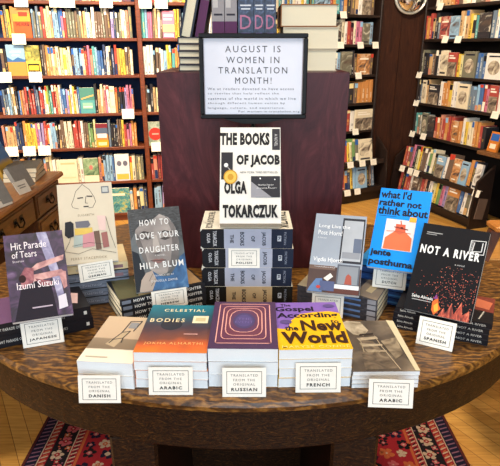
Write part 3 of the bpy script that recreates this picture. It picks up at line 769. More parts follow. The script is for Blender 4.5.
# post and foot, straight down to the table
inv = root.matrix_world.inverted() if False else (Matrix.Translation((bl.x, sy, bl.z)) @ Matrix.Rotation(R(90)-lean, 4, 'X')).inverted()
mb = MB(); mb.tube([inv @ Vector((bl.x+SW/2, sy+.006, TZ+.008)), inv @ Vector((bl.x+SW/2, sy+.006, bl.z+.05))], .006, fm_, 12); mb.build('post', root)
mb = MB(); mb.box((-.07,-.03,0), (.07,.03,.008), fm_, inv @ Matrix.Translation((bl.x+SW/2, sy+.006, TZ+.0008)), bev=.002); mb.build('base_plate', root)

# ================================================================== CENTRE: THICK WHITE BOOK AND ITS STACK
jac_ops = [('t','THE BOOKS',.0,.81,.82,.945,'16161a',.06,1.1), ('r',.86,.76,.99,.985,'2e2e34'), ('tv','A NOVEL',.90,.80,.95,.93,'c8c8c8'),
           ('t','OF JACOB',.27,.575,.985,.71,'16161a',.06,1.1), ('r',.02,.45,.21,.735,'26262c'), ('e',.10,.60,.035,.022,'d8d8d8'), ('p',[(.10,.60),(.21,.50),(.21,.53)],'a8a8a8'),
           ('t','NEW YORK TIMES BESTSELLER',.33,.515,.95,.535,'3a3a40'),
           ('t','OLGA',.07,.30,.44,.435,'16161a',.06,1.1), ('r',.51,.265,.985,.485,'2a2a30'), ('p',[(.51,.265),(.85,.265),(.51,.43)],'8a8a90'), ('e',.66,.46,.012,.008,'e8e8e8'), ('e',.90,.45,.01,.007,'e8e8e8'), ('e',.80,.37,.008,.006,'e8e8e8'),
           ('t','TRANSLATED BY',.62,.385,.88,.40,'d0d0d0'), ('t','JENNIFER CROFT',.60,.35,.93,.365,'d0d0d0'),
           ('t','TOKARCZUK',.05,.055,.95,.19,'16161a',.06,1.1),
           ('e',.175,.475,.115,.075,'b88a2c'), ('e',.175,.475,.095,.062,'d8b050'), ('e',.175,.475,.05,.033,'b88a2c')]
sf, sr = at(203.5, 304.5, TZ+.0008), at(291.5, 304.5, TZ+.0008)
JL = sr.x-sf.x; jt = .0503; jd = .155
def jac_spine(mid, dark, end):
    return [('r',0,0,.255,1,dark), ('r',.255,0,.77,1,mid), ('r',.77,0,1,1,end),
            ('tv','OLGA',.07,.28,.105,.78,'d8d8dc',.01), ('tv','TOKARCZUK',.135,.12,.175,.9,'d8d8dc',.01), ('p',[(0,0),(.03,0),(.0,.12)],'d8d4ca'), ('p',[(.0,.86),(.025,1),(0,1)],'d8d4ca'),
            ('tv','THE',.32,.28,.36,.72,'1e1e26',.02), ('tv','BOOKS',.43,.15,.475,.85,'1e1e26',.02), ('tv','OF',.55,.35,.59,.65,'1e1e26',.02), ('tv','JACOB',.66,.15,.71,.85,'1e1e26',.02),
            ('r',.835,.38,.875,.66,'c8ccd4'), ('tv','R',.842,.42,.868,.62,end,.02), ('tv','FICTION',.905,.2,.93,.85,'9aa0b0')]
for k in range(4):
    col = ('c4a87e','14120f','1a1814') if k == 0 else ('b3b6c6','17171c','1c2438')
    X = Matrix.Translation((sf.x + (.0015, -.0015, .001, -.002)[k], sf.y + .001*k, TZ+.0008+(jt+.0003)*k))
    # cover art of the uppermost one, turned so that its head points left
    top_ops = [('tv','THE BOOKS OF JACOB',.03,.05,.13,.95,'16161a',.03), ('tv','TOKARCZUK',.86,.05,.96,.95,'16161a',.03), ('r',.27,.04,.72,.35,'2a2a30'), ('e',.5,.16,.06,.09,'d8b050')] if k == 3 else ()
    make_book('hardback_book', JL, jd, jt, M('e6dfcc', .5), X, f'very thick hardback in the centre stack before the riser, {low_word(3-k,4)}' + (', tan banded spine' if k == 0 else ''),
              group='thick hardbacks in the centre stack', ops=top_ops, spine='front', sops=jac_spine(*col), pages=PAGES_CREAM)
zst = TZ+.0008+(jt+.0003)*4
Xm, W_, ln, yw = frame_on((219.5,223.5), (281.3,223.5), zst+.0006, 127.5, .238, T=.048)
make_book('hardback_book', W_, .238, .048, M('dad7cf', .5), Xm, 'thick white hardback with bold black lettering and gold seal, upright on centre stack', ops=jac_ops, pages=PAGES_CREAM)

# ================================================================== FRONT ROW STACKS (tail edges towards the camera)
def front_stack(fl, fr, ybot, H, n, T, cover, ops, what, group, pages=None, yawfix=0):
    a, W = lay_on(fl, fr, TZ+.0008)
    a = a @ Matrix.Rotation(yawfix, 4, 'Z')
    for k in range(n):
        X = a @ Matrix.Translation((random.uniform(-.0012,.0012) if k < n-1 else 0, random.uniform(0,.002) if k < n-1 else 0, (T+.0003)*k))
        lab = f'{what}, {"topmost of" if n > 2 else "upper of"} {["","","two","three","four"][n]}' if k == n-1 else f'paperback in the stack under the {group}, {low_word(n-1-k,n)}'
        make_book('paperback_book', W, H, T, cover, X, lab, ops=ops if k == n-1 else (), group='paperbacks stacked under the ' + group, pages=pages, back=M('e8e6e0', .5))
    return a, W
# 1 pale cover with a chair drawing
c1 = gradient('sand_cover', .19, [(.0,'e9e1cf'),(.24,'e6dcc8'),(.26,'7c6c58'),(.46,'8a7964'),(.48,'bfa78c'),(1,'c9b193')], .03)
ops1 = [('p',[(.30,.36),(.50,.30),(.62,.62),(.50,.66)],'b5a184'), ('l',[(.38,.45),(.48,.62),(.62,.66),(.56,.50),(.40,.46)],.022,'3c3a3a'), ('l',[(.48,.62),(.52,.88),(.74,.90),(.68,.66)],.025,'454448'), ('r',.54,.72,.70,.86,'8a8a8c'), ('l',[(.40,.46),(.36,.38)],.02,'3c3a3a'), ('l',[(.56,.5),(.58,.40)],.02,'3c3a3a'), ('r',.1,.08,.5,.1,'b9ae9a')]
front_stack((80,386), (135.5,387), 386, .185, 2, .0285, c1, ops1, 'sand coloured paperback with a small chair drawing', 'sand coloured cover', yawfix=R(-4))
# 2 teal to orange
c2 = gradient('teal_to_orange_cover', .205, [(0,'e07a34'),(.13,'cc6234'),(.27,'7c4a3c'),(.48,'443a44'),(.70,'265666'),(1,'207a8c')], .3, 18)
ops2 = [('e',.40,.55,.16,.12,'33343c'), ('t','CELESTIAL',.22,.84,.86,.90,'e8d9b0',.01,1.3), ('t','BODIES',.06,.60,.58,.68,'e8d9b0',.01,1.3), ('t','JOKHA ALHARTHI',.10,.13,.92,.19,'f2b070',.0,1.2), ('r',.70,.58,.93,.74,'ded4b4'), ('r',.74,.62,.89,.70,'c2b68e'), ('r',.62,.34,.82,.355,'d8a8a0')]
front_stack((136,387.5), (208,387.5), 387, .2, 4, .0196, c2, ops2, 'teal to orange paperback with pale wide capitals', 'teal to orange cover', yawfix=R(-1.5))
# 3 purple with nested frames
c3 = M('4a3452', .5, .1, 30)
def nest():
    ops = []
    for k, (u, v, w, h) in enumerate([(.5,.52,.80,.84),(.5,.53,.66,.70),(.5,.54,.55,.59),(.5,.55,.44,.48)]):
        pts = []
        r_ = .02 + .05*k
        for cx_, cy_, a0 in ((u+w/2-r_, v+h/2-r_, 0), (u-w/2+r_, v+h/2-r_, 90), (u-w/2+r_, v-h/2+r_, 180), (u+w/2-r_, v-h/2+r_, 270)):
            for q in range(4): pts.append((cx_+r_*math.cos(R(a0+30*q)), cy_+r_*math.sin(R(a0+30*q))))
        pts.append(pts[0])
        ops.append(('p', pts[:-1], ['5a3450','63384f','6a3a4c','5c3a58'][k]))
        ops.append(('l', pts, .016, 'e0a59a'))
    ops += [('e',.5,.55,.17,.17,'4a4068'), ('e',.5,.55,.13,.13,'53487a'), ('t','THE',.40,.56,.60,.61,'6a5c92'), ('t','EVENT',.36,.49,.64,.54,'6a5c92')]
    return ops
front_stack((208.5,387), (277.5,387), 387, .2, 3, .0285, c3, nest(), 'purple paperback with pink nested frames', 'purple nested-frame cover', yawfix=R(-.8))
# 4 yellow and purple, heavy black lettering
c4 = M('e9b417', .45, .05)
pts4 = [(0,1),(0,.42),(.12,.40),(.3,.46),(.5,.60),(.62,.76),(.85,.78),(1,.74),(1,1)]
ops4 = [('p',pts4,'7d5fae'), ('p',[(.22,.56),(.4,.72),(.62,.76),(.85,.78),(1,.70),(1,.40),(.2,.44)],'e9b417'), ('t','The',.12,.90,.28,.965,'1a1420',.02), ('t','Gospel',.03,.755,.62,.895,'1a1420',.03), ('t','According',.04,.60,.96,.75,'1a1420',.03), ('t','to',.82,.50,.94,.58,'1a1420',.02),
        ('t','New',.37,.35,.97,.575,'3a2014',.035), ('t','the',.13,.36,.32,.46,'1a1420',.02), ('t','World',.06,.10,.97,.335,'3a2014',.04), ('t','MARYSE CONDÉ',.05,.02,.97,.075,'f3d774',.01,1.2), ('e',.16,.54,.09,.045,'5a4a80'), ('e',.87,.90,.09,.04,'5a4a80')]
front_stack((278,387.5), (350.5,387.5), 387, .2, 4, .0208, c4, ops4, 'yellow and purple paperback with heavy black lettering', 'yellow and purple cover', yawfix=R(1.5))
# 5 sepia photograph cover
c5 = blotch('sepia_photo_cover', [(.25,'2e2720'),(.5,'5a4e40'),(.75,'8c7d68')], 14, distort=.6)
ops5 = [('p',[(.05,.93),(.2,1),(.42,.97),(.5,.78),(.38,.66),(.22,.70),(.12,.84)],fblot('b5a890','8a7e68','d0c4aa',30)), ('p',[(.28,.6),(.5,.55),(.7,.05),(.2,.03)],fblot('6e5f4c','3e3428','8c7c64',30)), ('l',[(.56,.66),(.60,.44),(.72,.03)],.012,'c0ae90'), ('p',[(.25,.62),(.28,.56),(.60,.60),(.58,.65)],fblot('aa9a80','7a6c56','c4b498',30)), ('p',[(.26,.51),(.3,.44),(.62,.46),(.62,.49)],fblot('b2a286','7a6c56','c8b89c',30)), ('p',[(.3,.40),(.34,.33),(.64,.34),(.64,.37)],fblot('9c8c72','6a5c48','b8a88c',30)), ('p',[(.3,.66),(.33,.70),(.56,.72),(.54,.68)],'3a3028'), ('l',[(.3,.6),(.28,.34)],.014,'a8987c'), ('p',[(.93,.0),(1,.0),(1,.98),(.88,1)],'cbbf9f'), ('p',[(.62,.55),(.9,.62),(.88,.3),(.72,.2)],fblot('85765e','4e4234','a8987c',30))]
front_stack((351.5,388.3), (418.5,388.3), 388, .205, 4, .0092, c5, ops5, 'thin sepia paperback with a faded photograph', 'sepia photograph cover', yawfix=R(1))

# ================================================================== CORNER STACKS AND STANDING BOOKS
def spine_stack(fl, fr, n, T, D, cover, what, group, sops=(), top_ops=(), jitter=.003, pages=None, top_cover=None):
    a, W = lay_on(fl, fr, TZ+.0008)
    for k in range(n):
        X = a @ Matrix.Translation((random.uniform(-jitter,jitter), random.uniform(0,jitter), (T+.0003)*k))
        lab = f'{what}, {low_word(n-1-k,n)}'
        make_book('paperback_book', W, D, T, top_cover if (top_cover and k == n-1) else cover, X, lab, group=group, spine='front', sops=sops, ops=top_ops if k == n-1 else (), pages=pages or PAGES_CREAM)
    return a, W, TZ+.0008+(T+.0003)*n
# --- purple photograph book, left
blk = M('17151a', .4)
_, _, zt = spine_stack((-14,352.2), (93,328.3), 2, .0285, .14, blk, 'black spined book in the front left stack', 'black spined books at the front left',
    sops=[('t','HIT PARADE OF TEARS',.12,.36,.42,.60,'d8d4cc',0,1.1), ('t','SUZUKI',.62,.36,.74,.60,'d8d4cc',0,1.1), ('r',.93,.35,.96,.65,'c8c4bc')],
    top_ops=[('r',.0,.0,.35,1,'6a4a6a'), ('p',[(.02,.1),(.16,.1),(.2,.9),(.02,.9)],'b08aa0'), ('p',[(.80,.3),(.9,.2),(.95,.6),(.85,.7)],'c8a8a4')])
Xm, W_, ln, yw = frame_on((12,323), (73.5,313.5), zt+.0006, 233, .20, T=.017)
cA = blotch('purple_photo_cover', [(.3,'130d1a'),(.48,'2c1e3a'),(.64,'4e3459'),(.85,'836a8e')], 24, distort=1.6)
arm = blotch('photo_arm', [(.3,'8a5a60'),(.5,'c08a88'),(.75,'dcb4ac')], 40, distort=.6)
armd = blotch('photo_arm_shade', [(.3,'5c2c3a'),(.5,'8f4c58'),(.75,'b87a7c')], 50, distort=.8)
stone = blotch('photo_pale_stone', [(.3,'6a6488'),(.55,'9c98b8'),(.8,'cfcbdc')], 40, distort=1)
opsA = [('p',[(.55,1),(.72,1),(.85,.55),(.9,.15),(.8,.1),(.72,.5)],stone), ('p',[(.62,.95),(.70,.95),(.80,.6),(.74,.55)],stone), ('p',[(.05,.0),(.75,.0),(.7,.35),(.45,.45),(.2,.35)],'1c1624'),
        ('p',[(.45,.55),(.95,.64),(.97,.70),(.5,.63),(.40,.58)],arm), ('p',[(.35,.50),(.9,.53),(.95,.49),(.9,.46),(.35,.42)],arm), ('p',[(.22,.36),(.42,.42),(.44,.58),(.30,.60),(.2,.5)],armd), ('p',[(.80,.52),(.97,.5),(.96,.32),(.90,.30),(.86,.44)],arm), ('p',[(.45,.46),(.72,.40),(.70,.35),(.5,.38)],armd), ('e',.24,.47,.06,.045,'2a1418'),
        ('t','Hit Parade',.11,.815,.70,.90,'efe6ea',.0), ('t','of Tears',.11,.715,.52,.795,'efe6ea',.0), ('t','Stories',.11,.665,.30,.69,'d8ccd4'), ('t','Izumi Suzuki',.14,.35,.83,.43,'efe6ea',.0), ('p',[(.78,.07),(.93,.09),(.92,.24),(.79,.22)],'d8d2dc'), ('r',.35,.12,.68,.135,'b8a8b8')]
make_book('paperback_book', W_, .20, .017, cA, Xm, 'purple photograph paperback with white serif-like title, upright at the far left', ops=opsA)
# --- beige cover with line drawing and paint swatches
cB = M('cfc4ae', .5, .05)
grey = blotch('grey_blue_spine', [(.3,'4c5260'),(.6,'727a8a'),(.8,'948c98')], 30, stretch=(1,6,6))
_, _, zt = spine_stack((59,310), (132,300.5), 5, .0218, .135, grey, 'grey blue spine in the stack under the beige swatch book', 'grey blue spines at the back left',
    sops=[('r',0,0,1,.14,'2a2a30'), ('t','ELIZABETH OF',.3,.38,.62,.62,'a8a8b4'), ('r',.80,.30,.93,.7,'8a6a70')], top_cover=M('dcc79a', .5))
Xm, W_, ln, yw = frame_on((62.5,265.5), (118.5,260.5), zt+.0006, 183.5, .205, T=.018)
fc = '3a3638'
opsB = [('l',[(.46,.99),(.33,.90),(.28,.80),(.24,.74),(.26,.70),(.36,.68)],.008,fc), ('l',[(.46,.99),(.58,.92),(.66,.82),(.68,.76),(.62,.69),(.54,.685)],.008,fc), ('l',[(.36,.815),(.45,.82)],.022,fc), ('l',[(.53,.835),(.62,.83)],.024,fc), ('l',[(.51,.83),(.49,.75),(.53,.745)],.01,fc), ('l',[(.46,.705),(.54,.705)],.022,fc),
        ('r',.80,.86,.94,.95,'6a7078'), ('r',.82,.875,.92,.935,'b5b8b4'), ('t','ELIZABETH',.34,.585,.63,.61,'8a7a62',0,1.3),
        ('p',[(.10,.52),(.20,.53),(.25,.50),(.24,.34),(.14,.32),(.08,.36)],'23262e'), ('p',[(.28,.52),(.52,.525),(.55,.47),(.5,.44),(.29,.445)],'6a6a74'), ('r',.26,.355,.58,.435,'d2b45a'), ('p',[(.24,.34),(.42,.35),(.42,.22),(.22,.20)],'a8b4ae'), ('p',[(.40,.35),(.60,.38),(.60,.20),(.38,.19)],'c48a90'), ('p',[(.60,.385),(.70,.39),(.72,.16),(.62,.155)],'6a5448'), ('p',[(.73,.36),(.84,.37),(.86,.18),(.75,.17)],'96625e'), ('p',[(.68,.58),(.84,.57),(.82,.38),(.70,.40)],'d8bcb4'),
        ('l',[(.22,.44),(.16,.28),(.06,.16),(.3,.12),(.55,.17),(.97,.10)],.007,fc), ('l',[(.84,.56),(.90,.34),(.97,.16)],.007,fc), ('l',[(.2,.22),(.5,.25),(.75,.22)],.006,fc), ('t','PERRY STACEMOCK',.16,.045,.80,.075,'8a7a62',0,1.2)]
make_book('paperback_book', W_, .205, .018, cB, Xm, 'beige paperback with a line-drawn face and paint swatches, upright at back left', ops=opsB)
# --- grey and blue portrait cover
spm = blotch('dark_title_spine', [(.35,'0c0d12'),(.6,'161a22'),(.85,'2c3038')], 40)
_, _, zt = spine_stack((122,324.5), (206,305.5), 4, .0150, .135, spm, 'dark lettered spine in the stack under the portrait book', 'dark lettered spines at the centre left',
    sops=[('t','HOW TO LOVE YOUR DAUGHTER',.15,.24,.95,.78,'efede6',.02,1.1), ('r',.02,.2,.12,.8,'7a8290')], top_ops=[('p',[(.0,.05),(.45,0),(.5,.9),(.05,1)],'5c5a40'), ('p',[(.22,.05),(.44,.05),(.46,.75),(.30,.8)],'c9a878'), ('r',.6,.1,.98,.9,'a07f58')])
Xm, W_, ln, yw = frame_on((136.5,293), (189,287), zt+.0006, 208, .205, T=.016)
cC = blotch('grey_photo_cover', [(.3,'33383a'),(.55,'5a6064'),(.8,'7e8488')], 8)
sk1 = blotch('portrait_skin', [(.3,'6e6664'),(.5,'8d8581'),(.72,'a9a09a')], 16, distort=.6)
sk2 = blotch('portrait_skin_shade', [(.3,'4e4a4a'),(.6,'6e6765'),(.8,'857c78')], 16, distort=.6)
hair = blotch('portrait_hair', [(.35,'23262a'),(.6,'3c4044'),(.8,'5c6062')], 40, stretch=(1,3,1), distort=2)
bl_ = blotch('portrait_blue_cloth', [(.3,'1c4064'),(.55,'2c5e8e'),(.8,'5b88b0')], 26, distort=1.5)
opsC = [('p',[(0,.62),(0,1),(1,1),(1,.58),(.93,.62),(.8,.9),(.3,.92),(.1,.72)],hair),
        ('p',[(.10,.72),(.16,.86),(.32,.93),(.55,.94),(.76,.88),(.88,.74),(.92,.56),(.88,.40),(.78,.28),(.62,.20),(.46,.17),(.30,.26),(.18,.42),(.10,.58)],sk1),
        ('p',[(.70,.90),(.86,.78),(.92,.56),(.88,.40),(.78,.28),(.62,.20),(.72,.36),(.78,.52),(.80,.70)],sk2), ('p',[(.10,.58),(.18,.42),(.30,.26),(.26,.42),(.20,.58),(.14,.70)],sk2),
        ('p',[(.06,.72),(.2,.80),(.42,.84),(.60,.92),(.8,.86),(.9,.72),(1,.62),(1,1),(0,1),(0,.7)],hair),
        ('p',[(0,0),(.10,.0),(.20,.22),(.12,.46),(0,.5)],'20262e'), ('p',[(.50,.0),(1,.0),(1,.42),(.90,.38),(.80,.26),(.66,.16),(.56,.16)],bl_), ('p',[(.18,.10),(.34,.24),(.48,.17),(.56,.16),(.54,0),(.2,0)],bl_),
        ('p',[(.18,.70),(.26,.725),(.40,.70),(.40,.685),(.27,.70)],'3c3838'), ('p',[(.54,.69),(.66,.715),(.80,.69),(.80,.675),(.66,.69)],'3c3838'),
        ('p',[(.22,.635),(.31,.655),(.41,.63),(.31,.615)],'4c4644'), ('p',[(.56,.615),(.66,.64),(.77,.615),(.66,.595)],'4c4644'), ('p',[(.43,.66),(.50,.66),(.56,.46),(.48,.435),(.39,.455)],'aaa19a'), ('p',[(.39,.455),(.48,.435),(.56,.46),(.48,.45)],'544a48'),
        ('p',[(.33,.36),(.44,.378),(.49,.368),(.55,.375),(.62,.352),(.48,.318)],'84605c'), ('l',[(.33,.36),(.48,.352),(.62,.352)],.012,'4c3a3a'), ('p',[(.06,.0),(.30,.0),(.40,.13),(.34,.24),(.22,.22),(.12,.14)],'ab9c90'), ('l',[(.34,.20),(.26,.12)],.012,'7a6c64'), ('l',[(.38,.14),(.29,.06)],.012,'7a6c64'),
        ('t','HOW TO',.20,.785,.76,.86,'e6e6e4',.01,1.35), ('t','LOVE YOUR',.10,.625,.93,.70,'e6e6e4',.01,1.3), ('t','DAUGHTER',.14,.455,.90,.53,'e6e6e4',.01,1.3), ('t','HILA BLUM',.12,.265,.95,.34,'e6e6e4',.015,1.3), ('t','TRANSLATED BY',.36,.165,.74,.185,'d0d0d0',0,1.2), ('t','DANIELLA ZAMIR',.30,.10,.80,.125,'d8d8d8',0,1.2), ('t','A NOVEL',.42,.405,.62,.425,'d0d0d0',0,1.2)]
make_book('paperback_book', W_, .205, .016, cC, Xm, 'grey and blue portrait-photo paperback with white capitals, upright left of centre', ops=opsC)
# --- pale grey interior cover
cD = M('98a2b0', .45, .05)
spd = blotch('grey_room_spine', [(.35,'24262e'),(.6,'3c3a40'),(.85,'5c5a60')], 40)
_, _, zt = spine_stack((296,306), (375,323), 4, .0145, .135, spd, 'dark spine in the stack under the grey room-picture book', 'dark spines right of the centre stack',
    sops=[('r',.3,.3,.8,.65,'5a78a8'), ('r',.88,.1,.98,.9,'8a8a90')], top_ops=[('p',[(.0,.0),(.62,.0),(.6,1),(0,1)],'a89a80'), ('p',[(.70,.1),(.99,.0),(.99,1),(.75,1)],'8d7f70'), ('p',[(.80,.3),(.88,.25),(.92,.7),(.84,.8)],'c8b48c')])
Xm, W_, ln, yw = frame_on((306,290.5), (359,296), zt+.0006, 215, .205, T=.016)
opsD = [('r',0,0,1,.32,'4a3a38'), ('r',0,.28,.5,.33,'6a564e'), ('r',.55,.38,.98,.96,'2a2c34'), ('r',.58,.41,.955,.93,'aab0b8'), ('r',.60,.44,.94,.52,'8a8f98'), ('r',.80,.52,.95,.70,'5f6a80'), ('r',.54,.09,.97,.36,'565c68'), ('r',.57,.12,.94,.34,'7e858e'), ('p',[(.70,.12),(.84,.12),(.82,.22),(.76,.25),(.72,.22)],'9a4e42'), ('r',.50,.06,.98,.11,'cfd2d6'),
        ('r',.40,.0,.98,.06,'54322e'), ('p',[(.05,.05),(.16,.16),(.28,.17),(.30,.0),(.02,.0)],'54719c'), ('r',.24,.02,.52,.14,'4a5478'), ('p',[(.3,.17),(.42,.24),(.48,.20),(.38,.14)],'d8d4cc'), ('e',.22,.06,.04,.02,'b03a34'),
        ('t','Long Live the',.09,.80,.70,.86,'eef0f2',.005), ('t','Post Horn!',.09,.72,.56,.78,'eef0f2',.005), ('t','A Novel',.09,.67,.26,.69,'dde0e4'), ('t','Vigdis Hjorth',.06,.36,.62,.43,'eef0f2',.005), ('t','Translated by Charlotte Barslund',.10,.30,.5,.315,'dde0e4')]
make_book('paperback_book', W_, .205, .016, cD, Xm, 'pale grey paperback picturing a room interior, upright right of the riser', ops=opsD)
# --- bright blue cover
cE = M('1288e2', .5, .04, spec=.12)
blu = blotch('deep_blue_spine', [(.3,'0e2a5c'),(.6,'1a4a8c'),(.85,'3a78bc')], 35, stretch=(1,8,8))
_, _, zt = spine_stack((356,298), (431,314), 6, .0185, .135, blu, 'deep blue spine in the stack under the bright blue book', 'deep blue spines at the back right', sops=[('r',0,0,1,.12,'0c1c3c'), ('r',.2,.35,.8,.6,'4a86c4')], top_cover=M('2c86c8', .45))
Xm, W_, ln, yw = frame_on((366.5,266), (419,273.6), zt+.0006, 190, .205, T=.016)
opsE = [('t',"what I'd",.02,.875,.62,.975,'10131c',.035), ('t','rather not',.02,.775,.84,.86,'10131c',.035), ('t','think about',.02,.665,.985,.765,'10131c',.035), ('r',.06,.645,.40,.65,'10131c'),
        ('r',.22,.235,.79,.615,'d3d0cf'), ('p',[(.24,.24),(.77,.24),(.76,.40),(.62,.47),(.58,.50),(.46,.50),(.40,.46),(.25,.38)],'d06a44'), ('p',[(.42,.56),(.60,.56),(.62,.47),(.52,.43),(.42,.46)],'c65a40'), ('l',[(.40,.52),(.66,.50)],.02,'7a2a24'), ('l',[(.26,.46),(.44,.47),(.72,.455)],.012,'b4583c'), ('l',[(.50,.60),(.52,.56)],.02,'c65a40'), ('e',.54,.515,.03,.012,'5a1c1c'), ('r',.66,.60,.79,.66,'e8a43c'),
        ('t','jente',.02,.13,.42,.225,'10131c',.035), ('t','posthuma',.02,.015,.86,.115,'10131c',.035)]
make_book('paperback_book', W_, .205, .016, cE, Xm, 'bright blue paperback with a small orange portrait, upright at back right', ops=opsE)
# --- black cover with red sparks
flm = blotch('flame_print', [(.35,'5a1c18'),(.5,'a8402e'),(.7,'d8785a')], 70, stretch=(2,.6,1))
cF = M('141418', .5, .08, spec=.12)
_, _, zt = spine_stack((392.5,327.5), (487.5,346.5), 4, .0135, .14, blk, 'black spine in the stack under the black spark-covered book', 'black spines at the front right',
    sops=[('t','Selva Almada',.05,.3,.22,.7,'c8c4bc'), ('t','NOT A RIVER',.68,.3,.94,.7,'c8c4bc'), ('r',0,0,1,.06,'3a3a3e')], top_ops=[('p',[(.55,.5),(1,.4),(1,1),(.6,1)],'7a3428'), ('p',[(.70,.6),(.95,.5),(.98,.8),(.8,.9)],'c26a4a'), ('l',[(.12,.3),(.16,.7)],.02,'c8b890'), ('l',[(.17,.3),(.20,.7)],.02,'c8b890'), ('l',[(.86,.1),(.90,.4)],.015,'b8b4aa')])
Xm, W_, ln, yw = frame_on((403.5,308.3), (470.5,323.3), zt+.0006, 227.5, .205, T=.016)
rs = random.Random(5); opsF = []
sparks = []
for _ in range(330):
    u = min(.97, max(.03, rs.gauss(.68, .22))); v = min(.55, max(.03, rs.gauss(.28, .15)))
    q = rs.uniform(.004, .009)
    sparks.append((u, v, q, rs.choice(['b5493c','8a3a34','d8806a','9a6a60','c86450'])))
opsF += [('p',[(.52,.0),(.58,.10),(.62,.04),(.68,.16),(.74,.05),(.82,.20),(.86,.06),(.95,.12),(.97,0)],flm), ('p',[(.58,.0),(.62,.06),(.70,.10),(.72,.02),(.82,.13),(.9,.0)],flm), ('p',[(.40,.14),(.47,.20),(.50,.12),(.54,.08),(.46,.0),(.41,.05)],'d0642c'), ('p',[(.43,.10),(.48,.14),(.51,.06),(.46,.03)],'e8a43c'), ('p',[(.40,.17),(.44,.23),(.47,.18)],'7a3a7a')]
opsF += [('l',[(.76,.88),(.97,.89),(.97,.74),(.76,.73),(.76,.88)],.012,'c8c8c8'), ('l',[(.81,.86),(.80,.76),(.93,.77),(.93,.865)],.014,'c8c8c8'), ('tv','BOOKER',.77,.75,.795,.87,'d0d0d0'), ('r',.08,.895,.32,.905,'9a9a9a'), ('r',.08,.875,.24,.882,'9a9a9a'),
         ('t','NOT A RIVER',.04,.655,.93,.755,'e2e2e0',.04,1.3), ('t','a novel',.60,.575,.74,.595,'b8b8b8'), ('t','Selva Almada',.08,.15,.40,.185,'e2e2e0',.01), ('r',.09,.125,.38,.132,'a8a8a8')]
root = make_book('paperback_book', W_, .205, .016, cF, Xm, 'black paperback with white capitals and red sparks, upright at the right', ops=opsF)
mb = MB()
for u, v, q, h in sparks:
    mb.add([(u*W_-q*W_, v*.205, .016+EPS*1.5), (u*W_, v*.205-q*W_, .016+EPS*1.5), (u*W_+q*W_, v*.205, .016+EPS*1.5), (u*W_, v*.205+q*W_, .016+EPS*1.5)], [(0,1,2,3)], M(h))
mb.build('printed_sparks', root)

# ================================================================== LANGUAGE CARDS
card('JAPANESE', (23.5,348.5), (64.5,341.7), TZ+.0006, 318.8, 'cream card reading JAPANESE standing before the purple photograph book')
card('GERMAN', (80.5,283), (115,277), TZ+.082, 262, 'cream card reading GERMAN tucked into the grey blue spines', tuck=.03)
card('HEBREW', (153,310), (188,304.5), TZ+.036, 289.5, 'cream card reading HEBREW tucked under the portrait book', tuck=.03)
card('POLISH', (228.5,268), (259.7,268), TZ+.1056, 248.3, 'cream card reading POLISH on the spines of the centre stack', tuck=.03)
card('NORWEGIAN', (311,315.5), (342.5,318.5), TZ+.0006, 294.5, 'cream card half hidden behind the yellow and purple stack')
card('DUTCH', (372,286.5), (405,290.5), TZ+.064, 265.8, 'cream card reading DUTCH tucked into the deep blue spines', tuck=.03)
card('SPANISH', (415.5,343), (452,352), TZ+.0006, 319.8, 'cream card reading SPANISH standing before the black spark-covered book')
card('DANISH', (79,403), (121,403), TZ-.011, 375.5, 'cream card reading DANISH hanging over the table rim at left', tuck=.028)
card('ARABIC', (149,395), (193,395), TZ+.0006, 367.3, 'cream card reading ARABIC before the teal to orange stack')
card('RUSSIAN', (222.5,397), (266,397), TZ+.0006, 368, 'cream card reading RUSSIAN before the purple nested-frame stack')
card('FRENCH', (295.5,392.6), (340.5,392.3), TZ+.0006, 363, 'cream card reading FRENCH before the yellow and purple stack')
card('ARABIC', (368,407), (412.6,408.5), TZ-.011, 379.5, 'cream card reading ARABIC hanging over the rim before the sepia stack', tuck=.028)

# ================================================================== SLATTED BENCH AT THE RIGHT
cw = wood('bench_wood', [(.3,'a06c32'),(.6,'c08c4a'),(.8,'d0a05e')], stretch=(2,12,12), rough=.4)
cd = wood('bench_dark_wood', [(.3,'3a1e10'),(.6,'5a301a'),(.8,'6e4026')], stretch=(8,8,2), rough=.4)
root = empty('slatted_bench', Matrix.Translation((1.36, 2.26, 0)), 'slatted light wood bench with a dark arm post at the right edge beyond the table', 'bench')
for k in range(4):
    mb = MB(); y = -.685+.277*k; mb.box((-.40,y,.395), (.42,y+.258,.42), cw, bev=.004); mb.build('seat_slat', root)
for x in (-.36, .38):
    mb = MB(); mb.box((x-.02,-.66,.34), (x+.02,.40,.394), cd); mb.build('seat_rail', root)
    for y in (-.62, .36):
        mb = MB(); mb.loft([[(x-.02,y-.02,0),(x+.02,y-.02,0),(x+.02,y+.02,0),(x-.02,y+.02,0)], [(x-.026,y-.026,.34),(x+.026,y-.026,.34),(x+.026,y+.026,.34),(x-.026,y+.026,.34)]], cd); mb.build('leg', root)
for x, dx in ((-.335,.07), (.33,-.07)):
    mb = MB(); mb.loft([[(x-.028,.0,.4205),(x+.028,.0,.4205),(x+.028,.035,.4205),(x-.028,.035,.4205)], [(x+dx-.025,.03,.605),(x+dx+.025,.03,.605),(x+dx+.025,.065,.605),(x+dx-.025,.065,.605)]], cd); mb.build('arm_post', root)
mb = MB(); mb.box((-.29,-.01,.6055), (.30,.10,.632), wood('bench_rail_wood', [(.3,'9a5c28'),(.6,'b87836'),(.8,'c88a48')], stretch=(2,12,12), rough=.4), bev=.006); mb.build('top_rail', root)

